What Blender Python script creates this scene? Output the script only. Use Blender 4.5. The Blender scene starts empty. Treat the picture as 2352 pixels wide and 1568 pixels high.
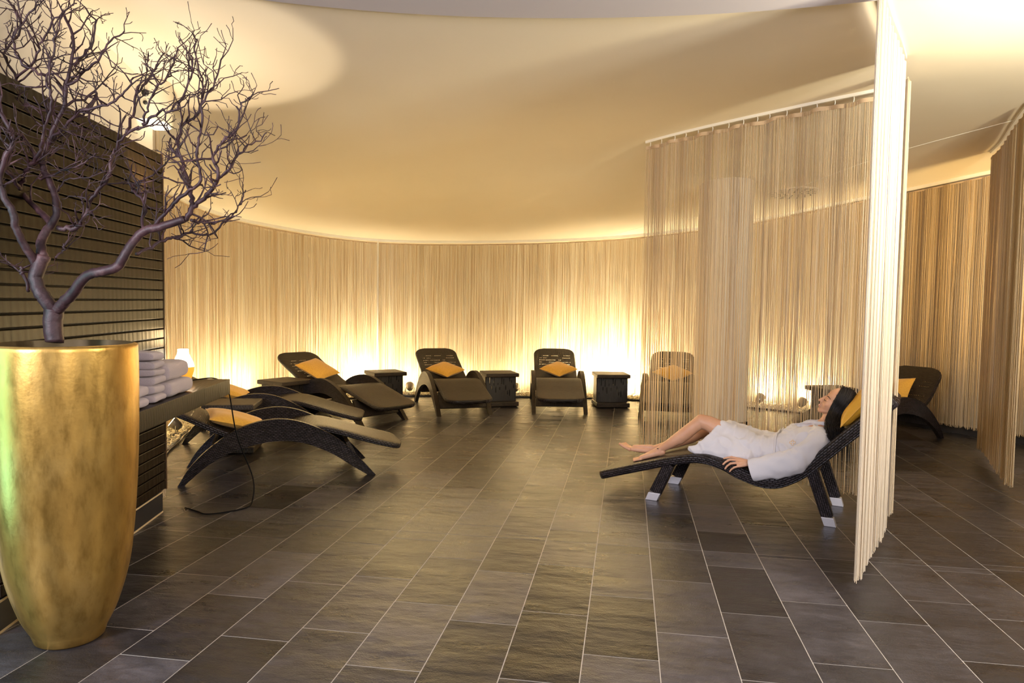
import bpy, math, random
import numpy as np
from mathutils import Vector, Matrix
from mathutils.bvhtree import BVHTree
random.seed(7); np.random.seed(7)
R = math.radians
sc = bpy.context.scene
COL = sc.collection

# ------------------------------------------------------------------ camera
H_CAM = 1.40992
PITCH, ROLL, YAW, FPX = 0.0552151, 0.0142281, -0.1571202, 1668.43
cam_d = bpy.data.cameras.new('camera'); cam = bpy.data.objects.new('camera', cam_d); COL.objects.link(cam)
cam_d.sensor_width = 36.0; cam_d.lens = FPX / 2352 * 36.0; cam_d.clip_end = 60
cy, sy, cp, sp = math.cos(YAW), math.sin(YAW), math.cos(PITCH), math.sin(PITCH)
F_ = Vector((sy*cp, cy*cp, -sp)); R_ = Vector((cy, -sy, 0)); U_ = R_.cross(F_)
R2 = math.cos(ROLL)*R_ + math.sin(ROLL)*U_; U2 = -math.sin(ROLL)*R_ + math.cos(ROLL)*U_
m = Matrix((R2, U2, -F_)).transposed().to_4x4(); m.translation = Vector((0, 0, H_CAM))
cam.matrix_world = m
sc.camera = cam
sc.view_settings.view_transform = 'Standard'
sc.view_settings.look = 'None'
sc.view_settings.gamma = 1.0
sc.view_settings.use_curve_mapping = False
sc.view_settings.exposure = 1.0

# ------------------------------------------------------------------ world + big lights
w = bpy.data.worlds.new('world'); sc.world = w; w.use_nodes = True
w.node_tree.nodes['Background'].inputs[0].default_value = (0.93, 0.9, 1.0, 1)
w.node_tree.nodes['Background'].inputs[1].default_value = 0.16
WARM = (1.0, 0.73, 0.35)
NEUT = (1.0, 0.93, 0.88)
def light(name, kind, loc, energy, color, target=None, **kw):
    d = bpy.data.lights.new(name, kind); d.energy = energy; d.color = color
    for k, v in kw.items(): setattr(d, k, v)
    o = bpy.data.objects.new(name, d); COL.objects.link(o); o.location = loc
    if target is not None:
        o.rotation_euler = (Vector(target) - Vector(loc)).to_track_quat('-Z', 'Y').to_euler()
    return o
# neutral light of the hall behind the photographer
light('hall_light', 'AREA', (-3.1, -0.9, 2.1), 95, (0.93, 0.89, 1.0), target=(0.6, 4.0, 0.3), shape='RECTANGLE', size=0.7, size_y=0.9)
light('hall_light', 'AREA', (1.8, -1.2, 2.4), 62, (1.0, .93, .92), target=(1.2, 5.0, 0.4), shape='RECTANGLE', size=1.6, size_y=0.8)
# greenish window light that catches the side of the planter
light('side_window_light', 'AREA', (-3.25, 1.75, 1.0), 6, (0.30, 0.95, 1.0), target=(-2.4, 2.55, 0.8), shape='RECTANGLE', size=0.5, size_y=1.7)
# wall washer standing high on the right, out of frame
light('washer_light', 'SPOT', (2.9, 2.7, 1.9), 220, (1.0, 0.90, 0.64), target=(2.5, 4.0, 2.95), spot_size=R(150), spot_blend=0.9, shadow_soft_size=0.15)
light('washer_light', 'POINT', (2.5, 2.5, 2.25), 125, (1.0, 0.94, 0.85), shadow_soft_size=0.2)
# up-light making the round patch on the ceiling over the slatted wall
light('oval_uplight', 'SPOT', (-2.76, 3.97, 1.92), 22, (1.0, 0.84, 0.62), target=(-2.72, 4.02, 2.85), spot_size=R(93), spot_blend=0.16, shadow_soft_size=0.03)
# unseen warm fill points, added to brighten the relaxation area and its ceiling
for _p in ((-2.9, 7.4, 0.95), (-1.6, 6.0, 0.9), (-1.0, 8.2, 0.95), (0.0, 6.4, 0.95)):
    light('warm_fill', 'POINT', _p, 12.5, (1.0, .72, .33), shadow_soft_size=.55, specular_factor=0.0)
light('warm_fill', 'SPOT', (4.5, 5.6, 1.3), 440, (1.0, .68, .28), target=(3.6, 8.7, 2.05), spot_size=R(62), spot_blend=1.0, shadow_soft_size=.4)  # unseen spot added to warm and brighten the right rear curtain

# ------------------------------------------------------------------ ceiling height field (thin plate through surveyed heights)
CPT = np.array([(-3.9,5.0,2.62),(-4.3,5.9,2.55),(-4.62,6.64,2.52),(-4.91,7.3,2.54),(-5.05,7.9,2.51),(-5.0,8.7,2.44),(-4.55,9.6,2.367),(-4.0,10.2,2.317),(-3.25,10.6,2.299),(-1.66,10.93,2.332),(-.24,11.04,2.403),(.8,10.95,2.5),(1.67,10.63,2.59),(2.35,10.2,2.70),(2.85,9.65,2.76),(3.25,9.2,2.80),(3.6,8.75,2.85),(4.1,8.15,2.89),(4.6,7.5,2.91),(5.3,6.5,2.93),
(-3.08,4.27,2.78),(-2.85,3.33,2.89),(.13,6.88,2.90),(1.66,5.41,2.91),(1.6,4.75,2.88),(1.13,3.7,2.93),(3.35,7.6,2.9),(2.87,5.9,2.93),(1.05,8.5,2.78),(-2.2,1,2.95),(0,2,2.95),(3,3,2.95),(5,3,2.95),(0,-2,2.95),(5,-2,2.95),(-4,-2,2.95),(-3.5,1,2.95)])
def _phi(r): return np.where(r > 0, r*r*np.log(r + 1e-12), 0)
_n = len(CPT)
_K = _phi(np.linalg.norm(CPT[:, None, :2] - CPT[None, :, :2], axis=2)) + .15*np.eye(_n)
_P = np.c_[np.ones(_n), CPT[:, :2]]
_W = np.linalg.solve(np.block([[_K, _P], [_P.T, np.zeros((3, 3))]]), np.r_[CPT[:, 2], 0, 0, 0])
def ceil(x, y):
    x = np.asarray(x, float); y = np.asarray(y, float)
    r = np.hypot(x[..., None] - CPT[:, 0], y[..., None] - CPT[:, 1])
    return _phi(r) @ _W[:_n] + _W[_n] + _W[_n+1]*x + _W[_n+2]*y

# ------------------------------------------------------------------ materials
MATS = {}
def mat(name, color=(.5,.5,.5), rough=.5, metal=0., spec=.5, build=None, **kw):
    if name in MATS: return MATS[name]
    M = bpy.data.materials.new(name); M.use_nodes = True
    nt = M.node_tree; b = nt.nodes['Principled BSDF']
    b.inputs['Base Color'].default_value = (*color, 1); b.inputs['Roughness'].default_value = rough
    b.inputs['Metallic'].default_value = metal; b.inputs['Specular IOR Level'].default_value = spec
    for k, v in kw.items(): b.inputs[k].default_value = v
    if build: build(nt, b)
    MATS[name] = M
    return M
def N(nt, t, **kw):
    n = nt.nodes.new(t)
    for k, v in kw.items():
        if isinstance(k, str) and hasattr(n, k): setattr(n, k, v)
    return n
def ramp(nt, fac, stops):
    r = nt.nodes.new('ShaderNodeValToRGB'); e = r.color_ramp.elements
    while len(e) < len(stops): e.new(0.5)
    for q, (p, c) in zip(e, stops): q.position = p; q.color = (*c, 1)
    nt.links.new(fac, r.inputs[0]); return r.outputs[0]
def noise(nt, scale, vec=None, detail=4, rough=.55, sx=None):
    n = nt.nodes.new('ShaderNodeTexNoise'); n.inputs['Scale'].default_value = scale; n.inputs['Detail'].default_value = detail; n.inputs['Roughness'].default_value = rough
    if vec is None: vec = nt.nodes.new('ShaderNodeTexCoord').outputs['Object']
    if sx:
        mp = nt.nodes.new('ShaderNodeMapping'); mp.inputs['Scale'].default_value = sx; nt.links.new(vec, mp.inputs[0]); vec = mp.outputs[0]
    nt.links.new(vec, n.inputs['Vector']); return n.outputs['Fac']
def mul(nt, a, b_, mode='MULTIPLY', fac=1.0):
    x = nt.nodes.new('ShaderNodeMix'); x.data_type = 'RGBA'; x.blend_type = mode; x.inputs[0].default_value = fac
    for s, v in ((6, a), (7, b_)):
        if isinstance(v, tuple): x.inputs[s].default_value = (*v, 1)
        else: nt.links.new(v, x.inputs[s])
    return x.outputs[2]
def math_(nt, op, a, b_=None, c=None):
    x = nt.nodes.new('ShaderNodeMath'); x.operation = op
    for i, v in enumerate((a, b_, c)):
        if v is None: continue
        if isinstance(v, (int, float)): x.inputs[i].default_value = v
        else: nt.links.new(v, x.inputs[i])
    return x.outputs[0]
def bump(nt, b, h, strength=.3, dist=.01):
    x = nt.nodes.new('ShaderNodeBump'); x.inputs['Strength'].default_value = strength; x.inputs['Distance'].default_value = dist
    nt.links.new(h, x.inputs['Height']); nt.links.new(x.outputs[0], b.inputs['Normal'])
def uvn(nt): return nt.nodes.new('ShaderNodeTexCoord').outputs['UV']

def weave(bw, rh, c1, c2, mortar, ms=.0012, holes=False, rough=.42, bstr=.6, swap=False, smooth=.6):
    def f(nt, b):
        br = nt.nodes.new('ShaderNodeTexBrick')
        if swap:
            mp = nt.nodes.new('ShaderNodeMapping'); mp.inputs['Rotation'].default_value = (0, 0, math.pi/2); nt.links.new(uvn(nt), mp.inputs[0]); nt.links.new(mp.outputs[0], br.inputs['Vector'])
        else: nt.links.new(uvn(nt), br.inputs['Vector'])
        br.inputs['Scale'].default_value = 1; br.inputs['Brick Width'].default_value = bw; br.inputs['Row Height'].default_value = rh
        br.inputs['Mortar Size'].default_value = ms; br.inputs['Mortar Smooth'].default_value = smooth
        br.inputs['Color1'].default_value = (*c1, 1); br.inputs['Color2'].default_value = (*c2, 1); br.inputs['Mortar'].default_value = (*mortar, 1)
        nt.links.new(br.outputs['Color'], b.inputs['Base Color'])
        inv = math_(nt, 'SUBTRACT', 1.0, br.outputs['Fac'])
        bump(nt, b, inv, bstr, .004)
        if holes:
            sep = nt.nodes.new('ShaderNodeSeparateXYZ'); nt.links.new(uvn(nt), sep.inputs[0])
            rows = math_(nt, 'FRACT', math_(nt, 'MULTIPLY', sep.outputs[0], 1/.062))
            cols = math_(nt, 'FRACT', math_(nt, 'MULTIPLY', sep.outputs[1], 1/.020))
            a = math_(nt, 'LESS_THAN', rows, .14); c = math_(nt, 'LESS_THAN', cols, .35)
            nz = math_(nt, 'GREATER_THAN', noise(nt, 9, uvn(nt), 1), .5)
            lim = math_(nt, 'MULTIPLY', math_(nt, 'GREATER_THAN', sep.outputs[0], .12), math_(nt, 'LESS_THAN', sep.outputs[0], .62))
            lim2 = math_(nt, 'LESS_THAN', math_(nt, 'ABSOLUTE', math_(nt, 'SUBTRACT', sep.outputs[1], .0)), .23)
            hole = math_(nt, 'MULTIPLY', math_(nt, 'MULTIPLY', a, c), math_(nt, 'MULTIPLY', nz, math_(nt, 'MULTIPLY', lim, lim2)))
            under = math_(nt, 'MULTIPLY', math_(nt, 'MULTIPLY', math_(nt, 'GREATER_THAN', sep.outputs[1], .37), math_(nt, 'LESS_THAN', sep.outputs[1], .86)), lim)
            nt.links.new(math_(nt, 'SUBTRACT', 1.0, math_(nt, 'MAXIMUM', hole, under)), b.inputs['Alpha'])
    return mat('weave_%g_%g_%d_%d' % (bw, rh, holes, swap), rough=rough, spec=.34, build=f)
DK1, DK2, DKM = (.050,.036,.030), (.030,.021,.018), (.004,.003,.003)
M_wtop = weave(.034, .0115, (.046,.032,.020), (.026,.018,.012), (.003,.002,.002), .0026, rough=.40, bstr=.9, swap=True, smooth=1)
M_wback = weave(.034, .0115, (.046,.032,.020), (.026,.018,.012), (.003,.002,.002), .0026, holes=True, rough=.40, bstr=.9, swap=True, smooth=1)
M_wside = weave(.030, .0125, (.052,.040,.045), (.014,.010,.011), (.003,.002,.002), .0048, rough=.34, bstr=1.0, smooth=1)
M_wbox = weave(.034, .0125, (.050,.035,.024), (.028,.020,.014), (.004,.003,.003), .003, smooth=1)
M_wpan = mat('dark_rattan', (.016,.012,.010), .45)
M_metal = mat('cap_metal', (.58,.57,.60), .42, .35)
M_blackp = mat('black_plastic', (.012,.012,.012), .4)

def f_cush(nt, b):
    c = ramp(nt, noise(nt, 60, detail=2), [(0.3, (.62,.33,.04)), (.7, (.70,.40,.055))])
    nt.links.new(c, b.inputs['Base Color']); bump(nt, b, noise(nt, 420, detail=2), .15, .002)
M_cush = mat('mustard_fabric', rough=.75, build=f_cush, **{'Sheen Weight': .25})
M_satin = mat('mustard_satin', (.62,.33,.035), .38, build=lambda nt, b: bump(nt, b, noise(nt, 14, detail=3), .35, .02))

def f_string(nt, b):
    at = nt.nodes.new('ShaderNodeAttribute'); at.attribute_name = 'tone'
    c = ramp(nt, at.outputs['Fac'], [(0., (.50,.36,.20)), (.5, (.74,.57,.33)), (1., (.90,.81,.66))])
    nt.links.new(c, b.inputs['Base Color'])
    tr = nt.nodes.new('ShaderNodeBsdfTranslucent'); nt.links.new(c, tr.inputs[0])
    mx = nt.nodes.new('ShaderNodeMixShader'); mx.inputs[0].default_value = .38
    out = nt.nodes['Material Output']; nt.links.new(b.outputs[0], mx.inputs[1]); nt.links.new(tr.outputs[0], mx.inputs[2]); nt.links.new(mx.outputs[0], out.inputs[0])
M_string = mat('curtain_string', rough=.6, spec=.3, build=f_string)
M_tape = mat('heading_tape', (.50,.36,.22), .8)
M_rail = mat('white_rail', (.80,.76,.66), .4)

def f_ceil(nt, b):
    c = ramp(nt, noise(nt, .7, detail=3), [(.3, (.81,.71,.54)), (.7, (.84,.75,.59))])
    nt.links.new(c, b.inputs['Base Color']); bump(nt, b, noise(nt, 130, detail=2), .06, .004)
M_ceil = mat('ceiling_fabric', rough=.75, spec=.2, build=f_ceil)
M_soff = mat('grey_lit_plaster', (.56,.52,.54), .8, spec=.2)  # hall ceiling plaster; the cooler light there is put into its colour
M_wall = mat('cream_plaster', (.84,.77,.62), .8, spec=.2, build=lambda nt, b: bump(nt, b, noise(nt, 90, detail=2), .08, .004))
M_colw = mat('column_plaster', (.62,.54,.44), .7, spec=.2, build=lambda nt, b: bump(nt, b, noise(nt, 90, detail=2), .08, .004))
M_base = mat('black_tile', (.022,.021,.023), .3)
M_gold = None

def f_floor(nt, b):
    at = nt.nodes.new('ShaderNodeAttribute'); at.attribute_name = 'tone'
    u = uvn(nt)
    n1 = noise(nt, 2.6, u, 6, .62, (1.0, 1.9, 1)); n2 = noise(nt, 15, u, 6, .68, (.8, 1.25, 1)); n3 = noise(nt, 160, u, 2)
    c0 = ramp(nt, at.outputs['Fac'], [(0., (.012,.011,.013)), (.5, (.027,.025,.028)), (1., (.064,.059,.066))])
    c = mul(nt, c0, ramp(nt, n1, [(.25, (.45,.43,.42)), (.5, (1,1,1)), (.75, (1.6,1.57,1.55))]))
    c = mul(nt, c, ramp(nt, n2, [(.30, (.72,.71,.70)), (.5, (1,1,1)), (.72, (1.4,1.4,1.4))]))
    c = mul(nt, c, ramp(nt, n3, [(.3, (.8,.8,.8)), (.7, (1.2,1.2,1.2))]))
    nt.links.new(c, b.inputs['Base Color'])
    r = math_(nt, 'MULTIPLY_ADD', n1, .45, .10); nt.links.new(r, b.inputs['Roughness'])
    # layered slate clefts
    vo = nt.nodes.new('ShaderNodeTexNoise'); vo.inputs['Scale'].default_value = 3.4; vo.inputs['Detail'].default_value = 5
    mp = nt.nodes.new('ShaderNodeMapping'); mp.inputs['Scale'].default_value = (.7, 1.6, 1); nt.links.new(u, mp.inputs[0]); nt.links.new(mp.outputs[0], vo.inputs['Vector'])
    st = vo.outputs['Fac']
    hh = math_(nt, 'ADD', math_(nt, 'MULTIPLY', st, 1.4), math_(nt, 'MULTIPLY', n2, .16)); hh = math_(nt, 'ADD', hh, math_(nt, 'MULTIPLY', n3, .10))
    bump(nt, b, hh, .7, .018)
M_floor = mat('slate_tile', rough=.4, spec=.42, build=f_floor)
M_grout = mat('pale_grout', (.50,.46,.41), .8)

def f_vase(nt, b):
    tc = nt.nodes.new('ShaderNodeTexCoord').outputs['Object']
    n1 = noise(nt, 5, tc, 5, .6, (1, 1, .55)); n2 = noise(nt, 22, tc, 4, .6, (1, 1, .35)); n3 = noise(nt, 70, tc, 2, .5)
    c = ramp(nt, n1, [(.3, (.50,.29,.065)), (.5, (.58,.35,.085)), (.72, (.66,.43,.13))])
    c = mul(nt, c, ramp(nt, n2, [(.3, (.72,.70,.62)), (.5, (1,1,1)), (.75, (1.12,1.12,1.1))]))
    nt.links.new(c, b.inputs['Base Color'])
    nt.links.new(math_(nt, 'MULTIPLY_ADD', n2, .22, .24), b.inputs['Roughness'])
    bump(nt, b, math_(nt, 'ADD', math_(nt, 'MULTIPLY', n1, .15), math_(nt, 'MULTIPLY', n3, .2)), .10, .02)
M_vase = mat('brushed_gold', rough=.34, metal=.85, build=f_vase)
M_soil = mat('dark_soil', (.03,.022,.015), .95)
def f_bark(nt, b):
    n1 = noise(nt, 16, None, 4, .6); c = ramp(nt, n1, [(.3, (.018,.008,.010)), (.55, (.050,.019,.022)), (.75, (.15,.080,.080))])
    nt.links.new(c, b.inputs['Base Color']); bump(nt, b, noise(nt, 60, None, 3), .3, .005)
M_bark = mat('purple_bark', rough=.55, build=f_bark)
def wood(name, c1, c2, sc_, rough):
    def f(nt, b):
        u = uvn(nt)
        n0 = noise(nt, 1.6, u, 3, .5, (1.0, 3.0, 1))
        wv = nt.nodes.new('ShaderNodeTexWave'); wv.wave_type = 'BANDS'; wv.bands_direction = 'Y'
        wv.inputs['Scale'].default_value = sc_; wv.inputs['Distortion'].default_value = 9; wv.inputs['Detail'].default_value = 3; wv.inputs['Detail Scale'].default_value = .9
        mp = nt.nodes.new('ShaderNodeMapping'); mp.inputs['Scale'].default_value = (.35, 1, 1); mp.inputs['Rotation'].default_value = (0, 0, .32); nt.links.new(u, mp.inputs[0]); nt.links.new(mp.outputs[0], wv.inputs['Vector'])
        c = ramp(nt, wv.outputs['Fac'], [(0.2, c1), (.6, c2)])
        c = mul(nt, c, ramp(nt, n0, [(.3, (.75,.75,.75)), (.7, (1.2,1.2,1.2))]))
        nt.links.new(c, b.inputs['Base Color']); bump(nt, b, wv.outputs['Fac'], .2, .003)
    return mat(name, rough=rough, spec=.16, build=f)
M_bench = wood('smoked_oak', (.008,.005,.003), (.026,.016,.010), 11, .34)
M_slat = wood('dark_slat', (.012,.0065,.003), (.016,.009,.004), 6, .32)
M_slatedge = mat('slat_backing', (.008,.005,.003), .6)
M_towel = mat('lilac_terry', (.52,.43,.44), .95, build=lambda nt, b: bump(nt, b, noise(nt, 330, detail=3), .8, .006), **{'Sheen Weight': .4})
M_robe = mat('white_terry', (.66,.65,.68), .95, build=lambda nt, b: bump(nt, b, noise(nt, 380, detail=3), .45, .003), **{'Sheen Weight': .3})
def f_skin(nt, b):
    c = ramp(nt, noise(nt, 7, detail=3), [(.3, (.58,.31,.18)), (.7, (.66,.38,.24))]); nt.links.new(c, b.inputs['Base Color'])
M_skin = mat('skin', rough=.48, build=f_skin, **{'Subsurface Weight': .12, 'Subsurface Scale': .02})
M_lip = mat('lips', (.50,.14,.12), .4)
M_hair = mat('black_hair', (.008,.006,.006), .5, spec=.3)
M_brow = mat('brow_hair', (.02,.012,.010), .6)
M_emb = mat('gold_thread', (.80,.46,.06), .5)
M_gravel = mat('white_pebble', rough=.7, build=lambda nt, b: nt.links.new(ramp(nt, noise(nt, 24, detail=1), [(.35, (.55,.48,.36)), (.6, (.82,.76,.62))]), b.inputs['Base Color']))
M_stone = mat('grey_rock', rough=.5, build=lambda nt, b: nt.links.new(ramp(nt, noise(nt, 9, detail=4), [(.35, (.06,.055,.05)), (.65, (.36,.33,.27))]), b.inputs['Base Color']))
M_cord = mat('black_rubber', (.006,.006,.006), .8, spec=.1)
M_lampm = mat('lamp_housing', (.35,.33,.30), .3, .7)
def emit(name, col, s):
    M = bpy.data.materials.new(name); M.use_nodes = True; nt = M.node_tree
    b = nt.nodes['Principled BSDF']; b.inputs['Emission Color'].default_value = (*col, 1); b.inputs['Emission Strength'].default_value = s
    b.inputs['Base Color'].default_value = (*col, 1); return M
M_lens = emit('spot_lens', (1, .8, .45), 12)

# ------------------------------------------------------------------ mesh helpers
class MB:
    def __init__(s): s.v = []; s.f = []; s.uv = []; s.mi = []
    def face(s, idx, uv=None, mi=0):
        s.f.append(tuple(idx)); s.uv.append(uv or [(0, 0)]*len(idx)); s.mi.append(mi)
    def grid(s, P, U=None, closed=False, mi=0, cap=False):
        """P rows of points; quads between rows; closed wraps the columns"""
        b = len(s.v); nr = len(P); nc = len(P[0])
        for r in P: s.v.extend([tuple(q) for q in r])
        if U is None:
            U = []; acc = 0
            for i, r in enumerate(P):
                if i: acc += (Vector(P[i][0]) - Vector(P[i-1][0])).length
                row = []; a2 = 0
                for j, q in enumerate(r):
                    if j: a2 += (Vector(q) - Vector(r[j-1])).length
                    row.append((acc, a2))
                if closed: row.append((acc, a2 + (Vector(r[0]) - Vector(r[-1])).length))
                U.append(row)
        for i in range(nr-1):
            for j in range(nc if closed else nc-1):
                k = (j+1) % nc; k2 = j+1 if len(U[i]) > j+1 else k
                mm = mi[j] if isinstance(mi, (list, tuple)) else mi
                s.face((b+i*nc+j, b+i*nc+k, b+(i+1)*nc+k, b+(i+1)*nc+j), [U[i][j], U[i][k2], U[i+1][k2], U[i+1][j]], mm)
        if cap:
            m0 = cap if isinstance(cap, int) and not isinstance(cap, bool) else (mi if isinstance(mi, int) else 0)
            s.face([b+j for j in range(nc)][::-1], [(0, .01*j) for j in range(nc)], m0)
            s.face([b+(nr-1)*nc+j for j in range(nc)], [(0, .01*j) for j in range(nc)], m0)
    def tube(s, path, rad, n=8, cap=True, flat=1.0):
        path = [Vector(q) for q in path]; m_ = len(path)
        if isinstance(rad, (int, float)): rad = [rad]*m_
        t = (path[1]-path[0]).normalized(); a = t.orthogonal().normalized(); P = []
        for i, q in enumerate(path):
            if m_ > 2 and 0 < i < m_-1: t = (path[i+1]-path[i-1]).normalized()
            elif i: t = (path[i]-path[i-1]).normalized()
            a = (a - t*a.dot(t))
            a = a.normalized() if a.length > 1e-6 else t.orthogonal().normalized()
            c = t.cross(a)
            P.append([q + rad[i]*(a*math.cos(2*math.pi*k/n)*flat + c*math.sin(2*math.pi*k/n)) for k in range(n)])
        s.grid(P, closed=True, cap=cap)
    def box(s, c, d, rot=None, mi=0, bev=0.0):
        c = Vector(c); x, y, z = d[0]/2, d[1]/2, d[2]/2; M_ = rot or Matrix.Identity(3); b = len(s.v)
        for sx in (-1, 1):
            for sy_ in (-1, 1):
                for sz in (-1, 1): s.v.append(tuple(c + M_ @ Vector((sx*x, sy_*y, sz*z))))
        for idx, (l, h) in (((0,1,3,2),(d[2],d[1])), ((4,6,7,5),(d[1],d[2])), ((0,4,5,1),(d[0],d[2])), ((2,3,7,6),(d[2],d[0])), ((0,2,6,4),(d[1],d[0])), ((1,5,7,3),(d[0],d[1]))):
            s.face([b+i for i in idx], [(0, 0), (l, 0), (l, h), (0, h)], mi)
    def beam(s, p0, p1, d0, d1, xdir):
        """tapered rectangular bar; d=(along xdir, other)"""
        p0, p1 = Vector(p0), Vector(p1); t = (p1-p0).normalized(); x = Vector(xdir); x = (x - t*x.dot(t)).normalized(); y = t.cross(x); P = []
        for p, d in ((p0, d0), (p1, d1)):
            P.append([p + x*d[0]/2*a + y*d[1]/2*c for a, c in ((-1,-1),(1,-1),(1,1),(-1,1))])
        s.grid(P, closed=True, cap=True)
    def lathe(s, prof, n=48, c=(0, 0, 0), closed_prof=False):
        P = [[(c[0]+r*math.cos(2*math.pi*k/n), c[1]+r*math.sin(2*math.pi*k/n), c[2]+z) for k in range(n)] for r, z in prof]
        s.grid(P, closed=True)
    def build(s, name, mats, parent=None, smooth=True, bevel=0, auto=None):
        me = bpy.data.meshes.new(name); me.from_pydata(s.v, [], s.f)
        uvl = me.uv_layers.new(name='UVMap'); flat = [c for u in s.uv for q in u for c in q]
        uvl.data.foreach_set('uv', flat)
        if not isinstance(mats, (list, tuple)): mats = [mats]
        for q in mats: me.materials.append(q)
        me.polygons.foreach_set('material_index', s.mi)
        me.polygons.foreach_set('use_smooth', [smooth]*len(s.f)); me.update()
        o = bpy.data.objects.new(name, me); COL.objects.link(o)
        if parent: o.parent = parent
        if bevel:
            bm = o.modifiers.new('bevel', 'BEVEL'); bm.width = bevel; bm.segments = 2; bm.limit_method = 'ANGLE'
        if auto:
            try: me.set_sharp_from_angle(angle=R(auto))
            except Exception: pass
        return o
def link_mesh(name, me, mats, parent=None):
    if not isinstance(mats, (list, tuple)): mats = [mats]
    for q in mats: me.materials.append(q)
    o = bpy.data.objects.new(name, me); COL.objects.link(o)
    if parent: o.parent = parent
    return o
def tag(o, label=None, cat=None, group=None, kind=None):
    if label: o['label'] = label
    if cat: o['category'] = cat
    if group: o['group'] = group
    if kind: o['kind'] = kind
    return o
def empty(name, loc, rz, label, cat, group=None):
    o = bpy.data.objects.new(name, None); o.empty_display_size = .1; COL.objects.link(o)
    o.location = loc; o.rotation_euler = (0, 0, rz); return tag(o, label, cat, group)
def copy_tree(o, parent=None):
    c = o.copy(); COL.objects.link(c)
    if parent: c.parent = parent
    for ch in list(o.children): copy_tree(ch, c)
    return c
def cat_rom(pts, n=8):
    P = [Vector(p) for p in pts]; out = []
    for i in range(len(P)-1):
        a, b_, c, d = P[max(i-1, 0)], P[i], P[i+1], P[min(i+2, len(P)-1)]
        for k in range(n):
            t = k/n
            out.append(.5*((2*b_) + (c-a)*t + (2*a-5*b_+4*c-d)*t*t + (3*b_-a-3*c+d)*t**3))
    out.append(P[-1]); return out
def resample(path, step):
    L = [0]
    for i in range(1, len(path)): L.append(L[-1] + (path[i]-path[i-1]).length)
    n = max(2, int(round(L[-1]/step))+1); q = np.linspace(0, L[-1], n)
    A = np.array([list(p) for p in path]); return np.stack([np.interp(q, L, A[:, k]) for k in range(A.shape[1])], 1), L[-1]
def offset2(path, d):
    out = []
    for i, p in enumerate(path):
        a = path[max(i-1, 0)]; b_ = path[min(i+1, len(path)-1)]; t = (b_-a); t = Vector((t[0], t[1])).normalized()
        out.append(Vector((p[0] - t[1]*d, p[1] + t[0]*d)))
    return out
def quick_mesh(name, V, Fq, tone=None):
    me = bpy.data.meshes.new(name); n = len(V); k = Fq.shape[1]; m_ = len(Fq)
    me.vertices.add(n); me.vertices.foreach_set('co', V.astype(np.float32).ravel())
    me.loops.add(m_*k); me.loops.foreach_set('vertex_index', Fq.astype(np.int32).ravel())
    me.polygons.add(m_); me.polygons.foreach_set('loop_start', np.arange(0, m_*k, k, dtype=np.int32))
    try: me.polygons.foreach_set('loop_total', np.full(m_, k, dtype=np.int32))
    except Exception: pass
    me.polygons.foreach_set('use_smooth', np.ones(m_, bool))
    if tone is not None:
        a = me.attributes.new('tone', 'FLOAT', 'POINT'); a.data.foreach_set('value', tone.astype(np.float32))
    me.update(calc_edges=True); me.validate(); return me

# ------------------------------------------------------------------ floor
WT, X0, YT, LT = .30, -.1459, 4.2117, .605
def build_floor():
    known = {-6:.12, -5:.34, -4:.47, -3:.205, -2:.06, -1:.215, 0:.46, 1:.11, 2:.37}
    V = []; Fq = []; T = []; UV = []; g = .0022
    rng = random.Random(3)
    for c in range(-18, 21):
        x0 = X0 + c*WT; off = known.get(c, rng.random()*LT)
        ys = [YT + off + k*LT for k in range(-14, 14)] + [YT]
        ys = sorted(y for y in ys if -2.6 < y < 12.2)
        for a, b_ in zip(ys[:-1], ys[1:]):
            if b_-a < .02: continue
            i = len(V); ux, uy = rng.random()*40, rng.random()*40
            for (x, y) in ((x0+g, a+g), (x0+WT-g, a+g), (x0+WT-g, b_-g), (x0+g, b_-g)):
                V.append((x, y, 0)); UV.append((x+ux, y+uy))
            Fq.append((i, i+1, i+2, i+3)); T += [min(1, max(0, rng.gauss(.48, .25)))]*4
    V = np.array(V); Fq = np.array(Fq); me = quick_mesh('floor', V, Fq, np.array(T))
    uvl = me.uv_layers.new(name='UVMap'); uvl.data.foreach_set('uv', np.array(UV)[Fq.ravel()].ravel())
    o = link_mesh('floor', me, M_floor); tag(o, kind='structure')
    b = MB(); b.box((.25, 4.8, -.0265), (12.2, 14.9, .05)); g_ = b.build('grout_bed', M_grout, o, smooth=False); tag(g_, kind='structure')
build_floor()

# ------------------------------------------------------------------ curved shell
EDGE = [(-3.55,4.95),(-3.86,5.55),(-4.06,5.93),(-4.23,6.34),(-4.42,6.76),(-4.53,7.2),(-4.58,7.9),(-4.48,8.7),(-4.12,9.35),(-3.65,9.85),(-3.11,10.16),(-2.3,10.37),(-1.59,10.48),(-.73,10.56),(-.23,10.6),(.6,10.5),(1.6,10.23),(2.26,9.84),(2.75,9.4)]
CURT = [(-3.55,4.2),(-3.9,5.0),(-4.3,5.9),(-4.62,6.64),(-4.91,7.3),(-5.05,7.9),(-5.0,8.7),(-4.55,9.6),(-4.0,10.2),(-3.25,10.6),(-1.66,10.93),(-.24,11.04),(.8,10.95),(1.67,10.63),(2.35,10.2),(2.85,9.65),(3.22,9.22),(3.58,8.78),(3.80,8.48),(4.08,8.18),(4.6,7.5),(5.3,6.5)]
edge = cat_rom([(*p, 0) for p in EDGE], 8); curt = cat_rom([(*p, 0) for p in CURT], 8)
def wall_off(p):
    # gap between curtain and wall: wide behind the gravel bed, narrow on the right
    return .42 if p[0] < 2.0 else max(.10, .42 - .32*(p[0]-2.0)/1.2)
wallp = []
for i, p in enumerate(curt):
    q = offset2(curt, 1.0)[i] if False else None
_off = offset2(curt, 1.0)
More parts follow.
